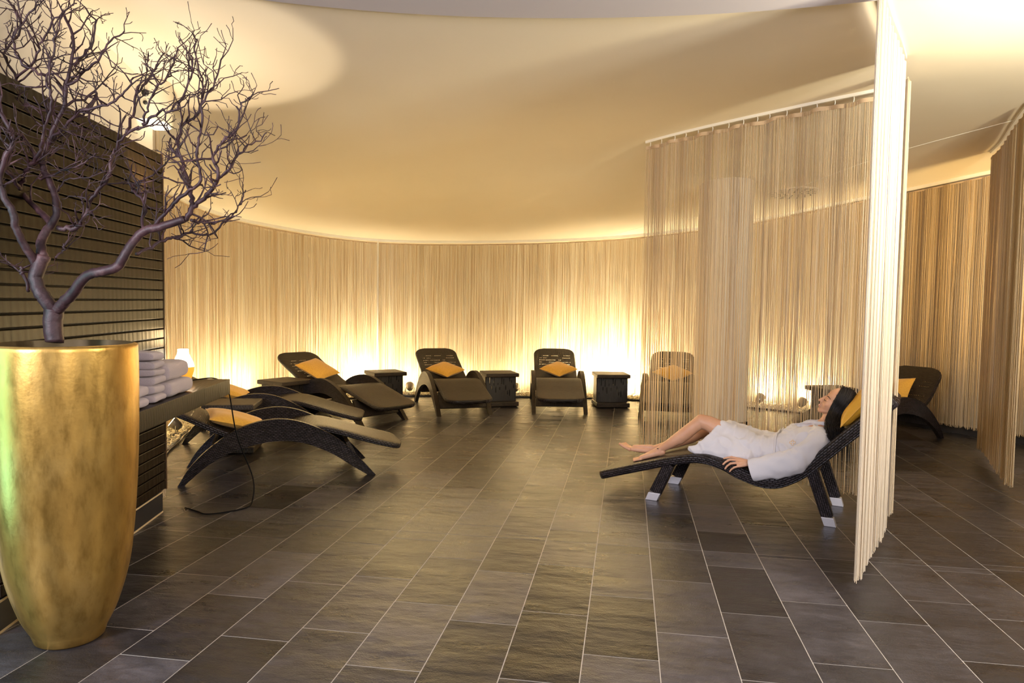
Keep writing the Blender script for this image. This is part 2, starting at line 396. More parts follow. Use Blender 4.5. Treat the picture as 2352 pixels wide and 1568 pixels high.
wallp = [Vector((p[0], p[1])) + (q - Vector((p[0], p[1])))*wall_off(p) for p, q in zip(curt, _off)]
def wall_strip(name, path, z0, top, th, material, kind='structure'):
    b = MB(); inner = path; outer = offset2(path, th); P = []
    for a, c in zip(inner, outer):
        t = float(ceil(a[0], a[1])) if top is None else top
        P.append([(a[0], a[1], z0), (a[0], a[1], t), (c[0], c[1], t), (c[0], c[1], z0)])
    b.grid(P, closed=True, cap=True); o = b.build(name, material, auto=40); return tag(o, kind=kind)
wall_strip('wall_back', wallp, -.02, None, .10, M_wall)
bp = [p for p in wallp if p[0] > 2.6]
wall_strip('baseboard_back', offset2(bp, -.014), 0, .09, .013, M_base)
# ceiling
def build_ceiling():
    xs = np.linspace(-5.9, 6.3, 70); ys = np.linspace(-2.6, 12.2, 84); X, Y = np.meshgrid(xs, ys, indexing='ij'); Z = ceil(X, Y)
    V = np.stack([X, Y, Z], -1).reshape(-1, 3); nx, ny = X.shape
    i = np.arange(nx*ny).reshape(nx, ny); Fq = np.stack([i[:-1, :-1], i[:-1, 1:], i[1:, 1:], i[1:, :-1]], -1).reshape(-1, 4)
    o = link_mesh('ceiling', quick_mesh('ceiling', V, Fq), M_ceil); tag(o, kind='structure')
    sm = o.modifiers.new('thickness', 'SOLIDIFY'); sm.thickness = .05; sm.offset = -1
    # round ceiling field of the hall, its neutral light coloured in as grey
    b = MB(); n = 160; cx, cy_, rr = .25, -.84, 4.79
    ring = [(cx+rr*math.cos(2*math.pi*k/n), cy_+rr*math.sin(2*math.pi*k/n)) for k in range(n)]
    ring = [(x, max(y, -2.55)) for x, y in ring]
    rings = []
    for f in (0.02, .3, .6, .8, .92, 1.0):
        rings.append([(cx+(x-cx)*f, cy_+(y-cy_)*f if y > cy_ else max(-2.5, cy_+(y-cy_)*f)) for x, y in ring])
    P = [[(x, y, float(ceil(x, y))-.022) for x, y in r] for r in rings] + [[(x, y, float(ceil(x, y))+.01) for x, y in rings[-1]]]
    b.grid(P, closed=True); o = b.build('ceiling_hall', M_soff, auto=40); tag(o, kind='structure')
build_ceiling()
# welded seam of the stretched ceiling
sp_ = cat_rom([(-.2,10.9,0),(.207,10.548,0),(1.497,9.708,0),(2.375,7.85,0),(2.535,7.492,0),(3.013,6.575,0),(3.6,5.3,0),(4.2,4.0,0)], 10)
b = MB(); b.tube([(p[0], p[1], float(ceil(p[0], p[1]))-.001) for p in sp_], .004, 6); tag(b.build('trim_1', mat('seam', (.9,.85,.72), .6)), kind='structure')
# round column
def build_column():
    b = MB(); b.lathe([(.30, 0.0), (.30, float(ceil(1.08, 8.62))+.05)], 56, (1.08, 8.62, 0)); o = b.build('column', M_colw); tag(o, kind='structure')
    b = MB(); b.lathe([(.301, 0.0), (.315, 0.0), (.315, .09), (.301, .09)], 56, (1.08, 8.62, 0)); q = b.build('baseboard_column', M_base, o, auto=40); tag(q, kind='structure')
build_column()

# ------------------------------------------------------------------ slatted wall and bench
WA = Vector((-3.098, 4.329, 0)); WD = Vector((-.2455, .9694, 0)); WN = Vector((.9694, .2455, 0))
WM = Matrix((WD, WN, Vector((0, 0, 1)))).transposed()   # local x=along wall away from camera, y=into room
def wpt(s, o, z): return WA + WD*s + WN*o + Vector((0, 0, z))
def wall_left():
    b = MB()
    s0, s1 = -1.86, .10; pts = []
    for k in range(25):
        s = s0 + (s1-s0)*k/24; a = wpt(s, .0, 0); c = wpt(s, -.12, 0)
        za = float(ceil(a.x, a.y))+.01; zc = float(ceil(c.x, c.y))+.01
        pts.append([(a.x, a.y, 0), (a.x, a.y, za), (c.x, c.y, zc), (c.x, c.y, 0)])
    b.grid(pts, closed=True, cap=True); tag(b.build('wall_left', M_wall, auto=40), kind='structure')
    b = MB()
    b.box(wpt(-.97, .055, .07), (1.77, .10, .14), WM)
    o = b.build('baseboard_left', M_base, smooth=False); tag(o, kind='structure')
    b = MB()
    for z in (.005, .135):
        b.box(wpt(-.97, .106, z), (1.77, .004, .010), WM)
    q = b.build('baseboard_joint', mat('gold_joint', (.62,.47,.27), .5), o, smooth=False); tag(q, kind='structure')
    b = MB(); sl = MB(); z = .16
    t = tag(bpy.data.objects.new('slatted_wall_panel', None), 'dark brown wooden slat cladding covering the left wall behind the gold planter', 'wall panel')
    COL.objects.link(t); t.location = WA
    def L(s, o, z_): return wpt(s, o, z_) - WA
    b.box(L(-.97, .07, 1.235), (1.76, .05, 2.15), WM); b.build('backing', M_slatedge, t, smooth=False)
    n = 35; pitch = 2.155/n
    for k in range(n):
        zc = .157 + (k+.5)*pitch
        sl = MB(); sl.box(L(-.97, .112, zc), (1.77, .034, pitch-.008), WM)
        # slight cant of each board
        sl.build('slat', M_slat, t, smooth=False, bevel=.003)
    e = MB(); e.box(L(-.083, .095, 1.235), (.012, .075, 2.16), WM); e.build('end_strip', mat('end_strip', (.10,.055,.025), .4), t, smooth=False)
wall_left()
def bench():
    t = empty('bench_shelf', (0, 0, 0), 0, 'long thick dark oak shelf fixed along the slatted wall under the towels', 'shelf'); t.location = wpt(-.8, .28, .735)
    L = lambda s, o, z: wpt(s, o, z) - t.location
    b = MB(); b.box(L(-.622, .285, .787), (1.756, .31, .105), WM)
    o = b.build('slab', M_bench, t, smooth=False, bevel=.003)
bench()
BZ = .8395

def towel(name, c, d, rot, label, group, seed=0, folds=1):
    """folded towel: rounded fold on the room side"""
    rng = random.Random(seed); L, W_, H_ = d; b = MB(); P = []; ns = 16
    for i in range(ns+1):
        x = -L/2 + L*i/ns; e = min(1, .80+.20*min(1, min(i, ns-i)/1.5)); row = []; k = 22
        for j in range(k):
            a = 2*math.pi*j/k; ca, sa = math.cos(a), math.sin(a); p = .42
            y = W_/2*math.copysign(abs(ca)**p, ca)*(.97+.03*e); z = H_/2*math.copysign(abs(sa)**.62, sa)*e
            z += .0025*math.sin(x*31+seed*3+y*17) + .002*math.sin(y*45+seed)
            row.append((x, y, z+H_/2))
        P.append(row)
    b.grid(P, closed=True, cap=True); o = b.build(name, M_towel)
    o.location = c; o.rotation_euler = (0, 0, rot); o.modifiers.new('s', 'SUBSURF').render_levels = 1
    return tag(o, label, 'towel', group)
wrot = math.atan2(WD.y, WD.x)
# right stack: two thick bath towels; middle stack: six hand towels; near stack beside the planter
def TP(s, o, z): return wpt(s, o, z)
towel('towel', TP(-.57, .30, BZ), (.38, .22, .092), wrot, 'lower of the two thick lilac bath towels in the right-hand pile on the oak shelf', 'lilac towels on the oak shelf', 1)
towel('towel', TP(-.58, .29, BZ+.090), (.36, .21, .108), wrot+.03, 'upper thick lilac bath towel with a peaked fold, right-hand pile beside the glowing lamp', 'lilac towels on the oak shelf', 2)
zz = BZ; lb = ['bottom', 'second lowest', 'third lowest', 'third from top', 'second from top', 'topmost']
for k, h in enumerate((.044, .052, .049, .041, .044, .050)):
    towel('towel', TP(-.905 + (.014, -.006, .01, 0, -.004, -.012)[k], .30, zz), (.16, .22, h), wrot + .02*math.sin(k*2.1), lb[k] + ' lilac hand towel in the tall middle pile of six on the shelf', 'lilac towels on the oak shelf', 5+k); zz += h-.001
zz = BZ
for k, h in enumerate((.052, .062)):
    towel('towel', TP(-1.18, .31, zz), (.22, .22, h), wrot, ('bottom', 'top')[k] + ' rolled lilac towel peeking out right beside the gold planter', 'lilac towels on the oak shelf', 12+k); zz += h-.001

def table_lamp():
    c = wpt(.04, .20, BZ); t = empty('table_lamp', c, 0, 'glowing bottle shaped lamp with white top and amber glass body at the shelf end', 'lamp')
    prof = [(.0, .002), (.034, .002), (.052, .03), (.066, .075), (.069, .105), (.062, .135), (.048, .165), (.037, .19), (.034, .205), (.034, .222), (.0, .222)]
    b = MB(); b.lathe([p for p in prof if p[1] <= .106], 40); b.build('amber_body', emit('amber_glass', (1.0, .36, .03), .42), t)
    b = MB(); b.lathe([(.069, .1055)] + [p for p in prof if p[1] > .12], 40); b.build('white_top', emit('white_glass', (1.0, .86, .62), 5.0), t)
    l = light('lamp_light', 'POINT', (0, 0, 0), 1.0, (1, .7, .35), shadow_soft_size=.06); l.parent = t; l.location = (0, 0, .30)
    cb = MB(); q = lambda s, o, z: wpt(s, o, z)
    path = cat_rom([q(.09,.22,BZ+.004), q(.17,.25,BZ+.006), q(.262,.33,BZ+.004), q(.275,.40,.80), q(.262,.435,.72), q(.20,.50,.45), q(.22,.60,.15), q(.13,.62,.012), q(-.02,.62,.006), q(-.13,.50,.006), q(-.16,.40,.006), q(-.10,.33,.006), q(-.05,.27,.006), q(-.01,.22,.006)], 8)
    cb.tube(path, .0044, 6); tag(cb.build('power_cord', M_cord), 'thin black lamp cord hanging from the shelf and looping over the floor tiles', 'cord')
table_lamp()

def wall_unit():
    c = wpt(.0, .0, 2.30); t = empty('wall_uplighter', c, wrot - math.pi/2, 'cream box shaped unit mounted high above the end of the slatted wall', 'wall light')
    # local x = room direction(+) , y = along wall
    b = MB(); P = []
    pts = [(-.005, -.16), (.09, -.16), (.135, -.10), (.16, 0.0), (.135, .10), (.09, .16), (-.005, .16)]
    P = [[(x*s_, y*s_, z) for x, y in pts] for z, s_ in ((.22, .97), (.23, 1), (.50, 1), (.51, .97))]
    b.grid(P, closed=True, cap=True); b.build('housing', mat('cream_housing', (.72,.66,.50), .5), t, auto=35)
    b = MB(); b.box((.05, -.163, .43), (.045, .004, .02)); b.build('label_plate', mat('plate', (.55,.5,.38), .5), t, smooth=False)
    for z, r in ((.375, .022), (.315, .013)):
        b = MB(); b.tube([(.06, -.158, z), (.06, -.166, z)], r, 20); b.build('socket', M_blackp, t)
    b = MB(); P = [[(x*.9, y*.9, z) for x, y in pts] for z in (.212, .222)]; b.grid(P, closed=True, cap=True); b.build('diffuser', emit('unit_glow', (1, .9, .7), 1.0), t, smooth=False)
wall_unit()

# ------------------------------------------------------------------ string curtains
def strings(name, path, zt, zb, step, rad, parent, origin, pleat=0.0, plen=.25, sway=.01, clump=0.0, seed=0, zbj=.02, tone=(.35, .8), skip=0.0):
    rng = np.random.RandomState(seed)
    A, L = resample([Vector((p[0], p[1])) for p in path], step); n = len(A)
    A = A + 0; s = np.linspace(0, L, n)
    T = np.gradient(A, axis=0); T /= np.linalg.norm(T, axis=1)[:, None]; Nn = np.stack([-T[:, 1], T[:, 0]], 1)
    ph = np.cumsum(rng.uniform(.6, 1.5, n))*step*2*np.pi/plen
    d = pleat*np.sin(ph) + rng.uniform(-.5, .5, n)*rad*2.2
    al = rng.uniform(-.5, .5, n)*step*1.2 + (clump*np.sin(ph*1.7+1) if clump else 0)
    top = A + Nn*d[:, None] + T*al[:, None]
    if skip:
        m1 = rng.rand(n) > skip; top = top[m1]; T = T[m1]; Nn = Nn[m1]; A = A[m1]; s = s[m1]
        ph = ph[m1]; n = len(top)
    r = rad*rng.uniform(.7, 1.35, n)
    bot = top + T*(rng.normal(0, sway, n) + (clump*1.2*np.sin(ph*.63+2) if clump else 0))[:, None] + Nn*rng.normal(0, sway*.6, n)[:, None]
    ZT = zt(top[:, 0], top[:, 1]) if callable(zt) else np.full(n, zt)
    ZB = (zb(top[:, 0], top[:, 1]) if callable(zb) else np.full(n, zb)) + rng.uniform(0, zbj, n)
    an = rng.uniform(0, 2*np.pi, n); K = 5; V = np.zeros((n, K, 3, 3))
    wob = rng.normal(0, sway*.35, (n, K)); wob[:, 0] = 0
    for k in range(K):
        f = k/(K-1); c = top*(1-f) + bot*f + T*wob[:, k:k+1]; z = ZT*(1-f) + ZB*f
        for j in range(3):
            a = an + j*2*np.pi/3
            V[:, k, j, 0] = c[:, 0] + r*np.cos(a) - origin[0]; V[:, k, j, 1] = c[:, 1] + r*np.sin(a) - origin[1]; V[:, k, j, 2] = z - origin[2]
    idx = np.arange(n*K*3).reshape(n, K, 3); Fq = []
    for j in range(3):
        q = (j+1) % 3; Fq.append(np.stack([idx[:, :-1, j], idx[:, :-1, q], idx[:, 1:, q], idx[:, 1:, j]], -1).reshape(-1, 4))
    Fq = np.concatenate(Fq)
    tn = np.clip(rng.uniform(tone[0], tone[1], n) + rng.normal(0, .08, n), 0, 1); tn = np.repeat(tn, K*3)
    me = quick_mesh(name, V.reshape(-1, 3), Fq, tn); o = link_mesh(name, me, M_string, parent); tag(o, kind='stuff'); return o
def ribbon(name, path, zf, h, th, material, parent, origin, wave=0.0, wl=.2, zw=0.0, seed=0):
    A, L = resample([Vector((p[0], p[1])) for p in path], .012); n = len(A); rng = random.Random(seed)
    T = np.gradient(A, axis=0); T /= np.linalg.norm(T, axis=1)[:, None]; Nn = np.stack([-T[:, 1], T[:, 0]], 1)
    s = np.linspace(0, L, n); ph = 2*np.pi*s/wl + .8*np.sin(s*2.3+seed)
    A = A + Nn*(wave*np.sin(ph))[:, None]; Z = (ceil(A[:, 0], A[:, 1]) if zf is None else np.full(n, 0.0)) if not callable(zf) else zf(A[:, 0], A[:, 1])
    Z = Z - zw*(.5-.5*np.cos(ph*.5+seed)); b = MB(); P = []
    for i in range(n):
        a = A[i]; q = Nn[i]*th/2; o_ = origin
        P.append([(a[0]-q[0]-o_[0], a[1]-q[1]-o_[1], Z[i]-h-o_[2]), (a[0]+q[0]-o_[0], a[1]+q[1]-o_[1], Z[i]-h-o_[2]), (a[0]+q[0]-o_[0], a[1]+q[1]-o_[1], Z[i]-o_[2]), (a[0]-q[0]-o_[0], a[1]-q[1]-o_[1], Z[i]-o_[2])])
    b.grid(P, closed=True, cap=True); return b.build(name, material, parent, auto=50)
def zc(off): return lambda x, y: ceil(x, y) - off
def rail(path, label, off=.0, w_=.022, h=.022, group=None):
    m0 = path[len(path)//2]; z = float(ceil(m0[0], m0[1])); org = (m0[0], m0[1], z)
    t = empty('curtain_rail', org, 0, label, 'curtain rail', group); ribbon('track', path, zc(.0), h, w_, M_rail, t, org); return t
def curtain(path, label, top_off=.05, zb=.06, **kw):
    m0 = path[len(path)//2]; org = (m0[0], m0[1], 0)
    t = empty('string_curtain', org, 0, label, 'curtain'); h = kw.pop('tape', .02); wave = kw.pop('tape_wave', 0.0); wl = kw.pop('tape_wl', .2); zw = kw.pop('tape_zw', 0.0)
    hk = kw.pop('hooks', 0)
    ribbon('heading_tape', path, zc(top_off-.001), h, .005, M_tape, t, org, wave, wl, zw)
    if hk:
        A, L = resample([Vector((p[0], p[1])) for p in path], .01); rng = random.Random(4)
        for k in range(hk):
            q = A[min(len(A)-1, int((k+.3+.35*rng.random())/hk*len(A)))]; z = float(ceil(q[0], q[1]))
            b = MB(); b.tube([(q[0]-org[0], q[1]-org[1], z-.018), (q[0]-org[0]+.004, q[1]-org[1], z-.035), (q[0]-org[0], q[1]-org[1], z-top_off-.012)], .0032, 6); b.build('hook', M_rail, t)
    strings('strings', path, zc(top_off + h*.5), zb, parent=t, origin=org, **kw); return t
def seg(path, a, b_):
    n = len(path)-1; return path[int(a*n):int(b_*n)+1]
P2 = lambda path: [Vector((p[0], p[1])) for p in path]
# long curved curtain around the back of the room, hung in two lengths that meet at the pale joint
nC = len(curt)
i1 = min(range(nC), key=lambda i: (curt[i].x+3.7)**2 + (curt[i].y-10.35)**2)
i2 = min(range(nC), key=lambda i: (curt[i].x-3.0)**2 + (curt[i].y-9.5)**2)
rail(P2(curt), 'pale curved curtain rail running along the whole rear edge of the ceiling', w_=.03, h=.035)
kwb = dict(step=.0052, rad=.0023, pleat=.012, plen=.22, sway=.008, clump=.002, zb=.035, zbj=.03, top_off=.05, tape=.02, tone=(.45, .95))
curtain(P2(curt[:i1+1]), 'long curved golden string curtain at the left rear, behind the row of left loungers', seed=1, **kwb)
curtain(P2(curt[i1:i2+1]), 'golden string curtain across the middle of the rear wall behind the front-facing loungers', seed=2, **kwb)
kwr = dict(kwb); kwr.update(zb=.075, zbj=.03, step=.0042, rad=.0027, clump=.001, pleat=.010, tone=(.3, .65))
curtain(P2(curt[i2:]), 'amber string curtain hugging the right rear wall above the black skirting', seed=3, **kwr)
b = MB(); q = curt[i1]; qq = Vector((q.x, q.y, 0)); nrm = Vector((.34, -.94, 0))
b.tube([qq + nrm*.05 + Vector((0, 0, .03)), qq + nrm*.05 + Vector((0, 0, float(ceil(q.x, q.y))-.03))], .012, 10); tag(b.build('curtain_pull_cord', M_rail), 'pale vertical cord hanging from the rear rail where two curtains meet', 'cord')
# free hanging screen curtain in the middle
mid = cat_rom([(.133, 6.88, 0), (.55, 6.50, 0), (1.05, 6.03, 0), (1.40, 5.68, 0), (1.80, 5.30, 0)], 10)
rail(P2(mid), 'white straight ceiling rail above the half transparent curtain in the middle')
curtain(P2(mid), 'half transparent beige string curtain hanging freely behind the reclining woman', top_off=.050, zb=.05, step=.0058, rad=.0020, pleat=.013, plen=.30, sway=.008, clump=.0018, zbj=.03, seed=5, tape=.030, tape_wave=.014, tape_wl=.17, tape_zw=.012, hooks=17, tone=(.45, .8), skip=.05)
# bright curtain on the right foreground, seen almost edge on
fr = cat_rom([(1.13, 3.69, 0), (1.28, 4.03, 0), (1.45, 4.38, 0), (1.575, 4.66, 0)], 10)
rail(P2(fr), 'ceiling rail of the bright foreground curtain at the right')
curtain(P2(fr), 'bright pale string curtain in the right foreground, in front of the lounger head', top_off=.05, zb=.06, step=.0018, rad=.0021, pleat=.012, plen=.12, sway=.004, clump=.001, zbj=.035, seed=6, tape=.02, tone=(.92, 1.0))
fr2 = [Vector((1.69, 4.93, 0)), Vector((1.70, 4.955, 0)), Vector((1.715, 4.99, 0)), Vector((1.73, 5.02, 0))]
curtain(P2(fr2), 'narrow pale string bundle just behind the bright foreground curtain', top_off=.05, zb=.06, step=.0014, rad=.0026, pleat=.008, plen=.12, sway=.005, zbj=.03, seed=7, tape=.02, tone=(.6, .9))
# right curtain
rt = cat_rom([(3.38, 7.62, 0), (3.28, 7.2, 0), (3.05, 6.5, 0), (2.87, 5.93, 0)], 10)
rail(P2(rt), 'ceiling rail of the slanting curtain at the right edge')
curtain(P2(rt), 'amber string curtain slanting toward the camera at the right edge of the room', top_off=.06, zb=.06, step=.0032, rad=.0027, pleat=.018, plen=.2, sway=.006, clump=.001, zbj=.03, seed=8, tape=.02, tone=(.3, .65))
# gathered strings at the end of the slatted wall
wb = [wpt(.13, -.01, 0), wpt(.15, .00, 0), wpt(.17, .015, 0), wpt(.18, .02, 0)]
curtain(P2(wb), 'narrow bunch of tan strings gathered at the far end of the slatted wall', top_off=.03, zb=.03, step=.0010, rad=.0030, pleat=.012, plen=.05, sway=.007, zbj=.05, seed=9, tape=.02, tone=(.3, .8))

# ------------------------------------------------------------------ gravel bed
def gravel():
    inner = [Vector((p.x, p.y)) for p in edge]; rng = np.random.RandomState(11)
    b = MB(); P = []; outer = offset2(edge, .80)
    for a, c in zip(inner, outer): P.append([(a.x, a.y, .004), (c.x, c.y, .004)])
    b.grid(P); g = b.build('gravel_bed', mat('gravel_sand', (.50,.42,.28), .9), smooth=False)
    # pebbles
    A, L = resample(inner, .02); T = np.gradient(A, axis=0); T /= np.linalg.norm(T, axis=1)[:, None]; Nn = np.stack([-T[:, 1], T[:, 0]], 1)
    n = 15000; i = rng.randint(0, len(A), n); d = .02 + .62*rng.rand(n)**1.15
    c = A[i] + Nn[i]*d[:, None] + T[i]*rng.uniform(-.01, .01, (n, 1)); z = .008 + .022*rng.rand(n)
    t = (1+5**.5)/2; ico = np.array([(-1,t,0),(1,t,0),(-1,-t,0),(1,-t,0),(0,-1,t),(0,1,t),(0,-1,-t),(0,1,-t),(t,0,-1),(t,0,1),(-t,0,-1),(-t,0,1)])/np.hypot(1, t)
    fc = np.array([(0,11,5),(0,5,1),(0,1,7),(0,7,10),(0,10,11),(1,5,9),(5,11,4),(11,10,2),(10,7,6),(7,1,8),(3,9,4),(3,4,2),(3,2,6),(3,6,8),(3,8,9),(4,9,5),(2,4,11),(6,2,10),(8,6,7),(9,8,1)])
    sz = rng.uniform(.008, .019, n); a = rng.uniform(0, 6.28, n)
    st = np.stack([rng.uniform(.8, 1.5, n), rng.uniform(.7, 1.1, n), rng.uniform(.5, .9, n)], 1)
    V = ico[None]*sz[:, None, None]*st[:, None, :]; V = V*(1+.15*rng.uniform(-1, 1, (n, 12, 1)))
    x = V[..., 0]*np.cos(a)[:, None] - V[..., 1]*np.sin(a)[:, None]; y = V[..., 0]*np.sin(a)[:, None] + V[..., 1]*np.cos(a)[:, None]
    V = np.stack([x + c[:, None, 0], y + c[:, None, 1], V[..., 2] + z[:, None] + .006], -1)
    Fq = (fc[None] + 12*np.arange(n)[:, None, None]).reshape(-1, 3)
    me = quick_mesh('pebbles', V.reshape(-1, 3), Fq); link_mesh('pebbles', me, M_gravel, g)
    tag(g, 'white pebble bed lit along the foot of the rear curtains', 'gravel', kind='stuff')
    b = MB(); P = []
    o1 = offset2(edge, .0); o2 = offset2(edge, .018)
    for a_, c_ in zip(o1, o2): P.append([(a_.x, a_.y, 0), (a_.x, a_.y, .022), (c_.x, c_.y, .022), (c_.x, c_.y, 0)])
    b.grid(P, closed=True, cap=True); tag(b.build('trim_2', M_base, auto=30), kind='structure')
# unseen area lights, added on the floor to brighten rear wall and curtains
midp = [p for p in resample(P2(offset2([Vector((q.x, q.y)) for q in curt], .27)), 1.15)[0] if p[1] > 5.6 and p[0] < 3.0]
for k in range(len(midp)-1):
    a, c = Vector((*midp[k], .05)), Vector((*midp[k+1], .05)); m_ = (a+c)/2
    l = light('curtain_backfill', 'AREA', m_, 2.6, (1.0, .78, .40), shape='RECTANGLE', size=1.1, size_y=.06)
    l.rotation_euler = (math.pi, 0, math.atan2((c-a).y, (c-a).x))

gravel()

# ------------------------------------------------------------------ ground spot lights in the gravel
def spot_fixture():
    t = empty('ground_spotlight', (0, 0, 0), 0, 'spot', 'spotlight', 'small ground spotlights in the pebbles')
    b = MB(); b.lathe([(0, 0), (.055, 0), (.055, .014), (.02, .02), (0, .02)], 28); b.build('base', M_blackp, t, auto=40)
    b = MB()
    for s in (-1, 1): b.tube([(s*.012, 0, .015), (s*.062, 0, .035), (s*.064, 0, .10)], .005, 8)
    b.build('bracket', M_lampm, t)
    hd = MB(); ax = Vector((0, .80, .60)); c = Vector((0, 0, .105)); a = ax.orthogonal().normalized(); q = ax.cross(a); P = []
    for d, r in ((-.055, .012), (-.05, .034), (-.02, .05), (.03, .058), (.05, .060), (.052, .050)):
        P.append([c + ax*d + r*(a*math.cos(2*math.pi*k/28) + q*math.sin(2*math.pi*k/28)) for k in range(28)])
    hd.grid(P, closed=True, cap=True); h = hd.build('head', M_lampm, t, auto=45)
    ln = MB(); ln.grid([[c + ax*d + .048*(a*math.cos(2*math.pi*k/28) + q*math.sin(2*math.pi*k/28)) for k in range(28)] for d in (.0525, .055)], closed=True, cap=True); ln.build('lens', M_lens, h, smooth=False)
    return t
proto = spot_fixture()
SP = [((-4.16, 5.95), 40, 0), ((-4.45, 6.62), 90, 14), ((-4.72, 7.65), 45, 40), ((-4.65, 8.55), 70, 45), ((-4.15, 9.55), 22, 60), ((-3.72, 10.0), 85, 46), ((-3.15, 10.30), 30, 26), ((-2.35, 10.5), 18, 20), ((-1.62, 10.62), 18, -18), ((-.95, 10.70), 120, 30), ((-.15, 10.72), 190, 40), ((.45, 10.66), 40, 20), ((1.82, 10.33), 70, 20), ((2.30, 10.02), 45, 22)]
labels = ['under the oak shelf, nearest the black edging', 'behind the shelf end at far left', 'behind the left-hand lounger row', 'behind the second lounger backrest', 'left of the tilted rear-left lounger', 'behind the tilted rear-left lounger', 'behind the rear-left side table', 'between rear table and left front-facing lounger', 'showing its round back right of the slotted middle table', 'behind the middle front-facing lounger', 'behind the right slotted table', 'behind the veiled lounger', 'with bracket seen through the middle curtain, left one', 'seen through the middle curtain right beside the woman\'s face']
for k, ((x, y), e, turn) in enumerate(SP):
    o = proto if k == 0 else copy_tree(proto)
    j = min(range(nC), key=lambda i: (curt[i].x-x)**2 + (curt[i].y-y)**2); n_ = Vector((curt[j].x - x, curt[j].y - y)).normalized()
    ang = math.atan2(n_.y, n_.x) - math.pi/2 + R(turn)*0
    o.location = (x, y, .022); o.rotation_euler = (0, 0, ang); o['label'] = 'small ground spotlight in the pebbles ' + labels[k]
    d = Vector((-math.sin(ang)*.80, math.cos(ang)*.80, .60)); pos = Vector((x, y, .022 + .105)) + d*.07
    light('spotlight_beam', 'SPOT', pos, e*.72, (1.0, .86, .56), target=pos + d, spot_size=R(165), spot_blend=.7, shadow_soft_size=.05)

# ------------------------------------------------------------------ loungers
def slab(mb, prof, wfn, t, c_off, n=60, sub=8):
    """prof: (s,z,thick) centre-top line; swept rounded slab. material 0 top/bottom, 1 sides"""
    pts = cat_rom([(p[0], p[1], p[2]) for p in prof], sub); A, L = resample(pts, L_STEP); n = len(A); P = []; U = []
    s_acc = np.linspace(0, L, n)
    for i in range(n):
        a = A[max(i-1, 0)]; c = A[min(i+1, n-1)]; t_ = np.array([c[0]-a[0], c[1]-a[1]]); t_ /= np.linalg.norm(t_); nn = np.array([-t_[1], t_[0]])
        if nn[1] < 0: nn = -nn
        th = A[i][2]; w2 = wfn(s_acc[i], L)/2; r = min(th*.42, .02); prof_pts = []
        def pt(y, h): return (A[i][0] + nn[0]*h, c_off + y, A[i][1] + nn[1]*h)
        ring = []; uu = []
        for k in range(7):   # top
            y = -w2 + r + (2*w2-2*r)*k/6; ring.append(pt(y, 0)); uu.append((y, 0))
        ring += [pt(w2-r*.3, -r*.3), pt(w2, -r), pt(w2, -th+r), pt(w2-r*.3, -th+r*.3)]
        for k in range(7):
            y = w2 - r - (2*w2-2*r)*k/6; ring.append(pt(y, -th))
        ring += [pt(-w2+r*.3, -th+r*.3), pt(-w2, -th+r), pt(-w2, -r), pt(-w2+r*.3, -r*.3)]
        P.append(ring)
        vv = []; acc = -w2 + r; prev = None
        for q in ring:
            if prev is not None: acc += (Vector(q)-Vector(prev)).length
            vv.append((s_acc[i], acc)); prev = q
        vv.append((s_acc[i], acc + r*.5)); U.append(vv)
    m_ = [0]*6 + [1]*5 + [0]*6 + [1]*5
    mb.grid(P, U, closed=True, mi=m_, cap=1)
L_STEP = .02
def wf(w, r0, r1):
    def f(s, L):
        x = w
        if s < r0: x = w - 2*r0 + 2*math.sqrt(max(0, r0*r0 - (r0-s)**2)) if r0 else w
        if L-s < r1: x = w - 2*r1 + 2*math.sqrt(max(0, r1*r1 - (r1-(L-s))**2))
        return max(x, .05)
    return f
ARC_T = [(-.008,.0),(.075,.136),(.211,.276),(.395,.405),(.582,.468),(.773,.475),(.968,.416),(1.167,.297),(1.337,.13),(1.452,.0)]
ARC_B = [(.035,.0),(.18,.13),(.332,.222),(.503,.280),(.708,.310),(.902,.282),(1.1,.196),(1.269,.082),(1.395,.0)]
STEEP = [(-.055,.745,.04),(.02,.655,.04),(.115,.53,.042),(.22,.415,.045),(.36,.350,.045),(.50,.335,.045)]
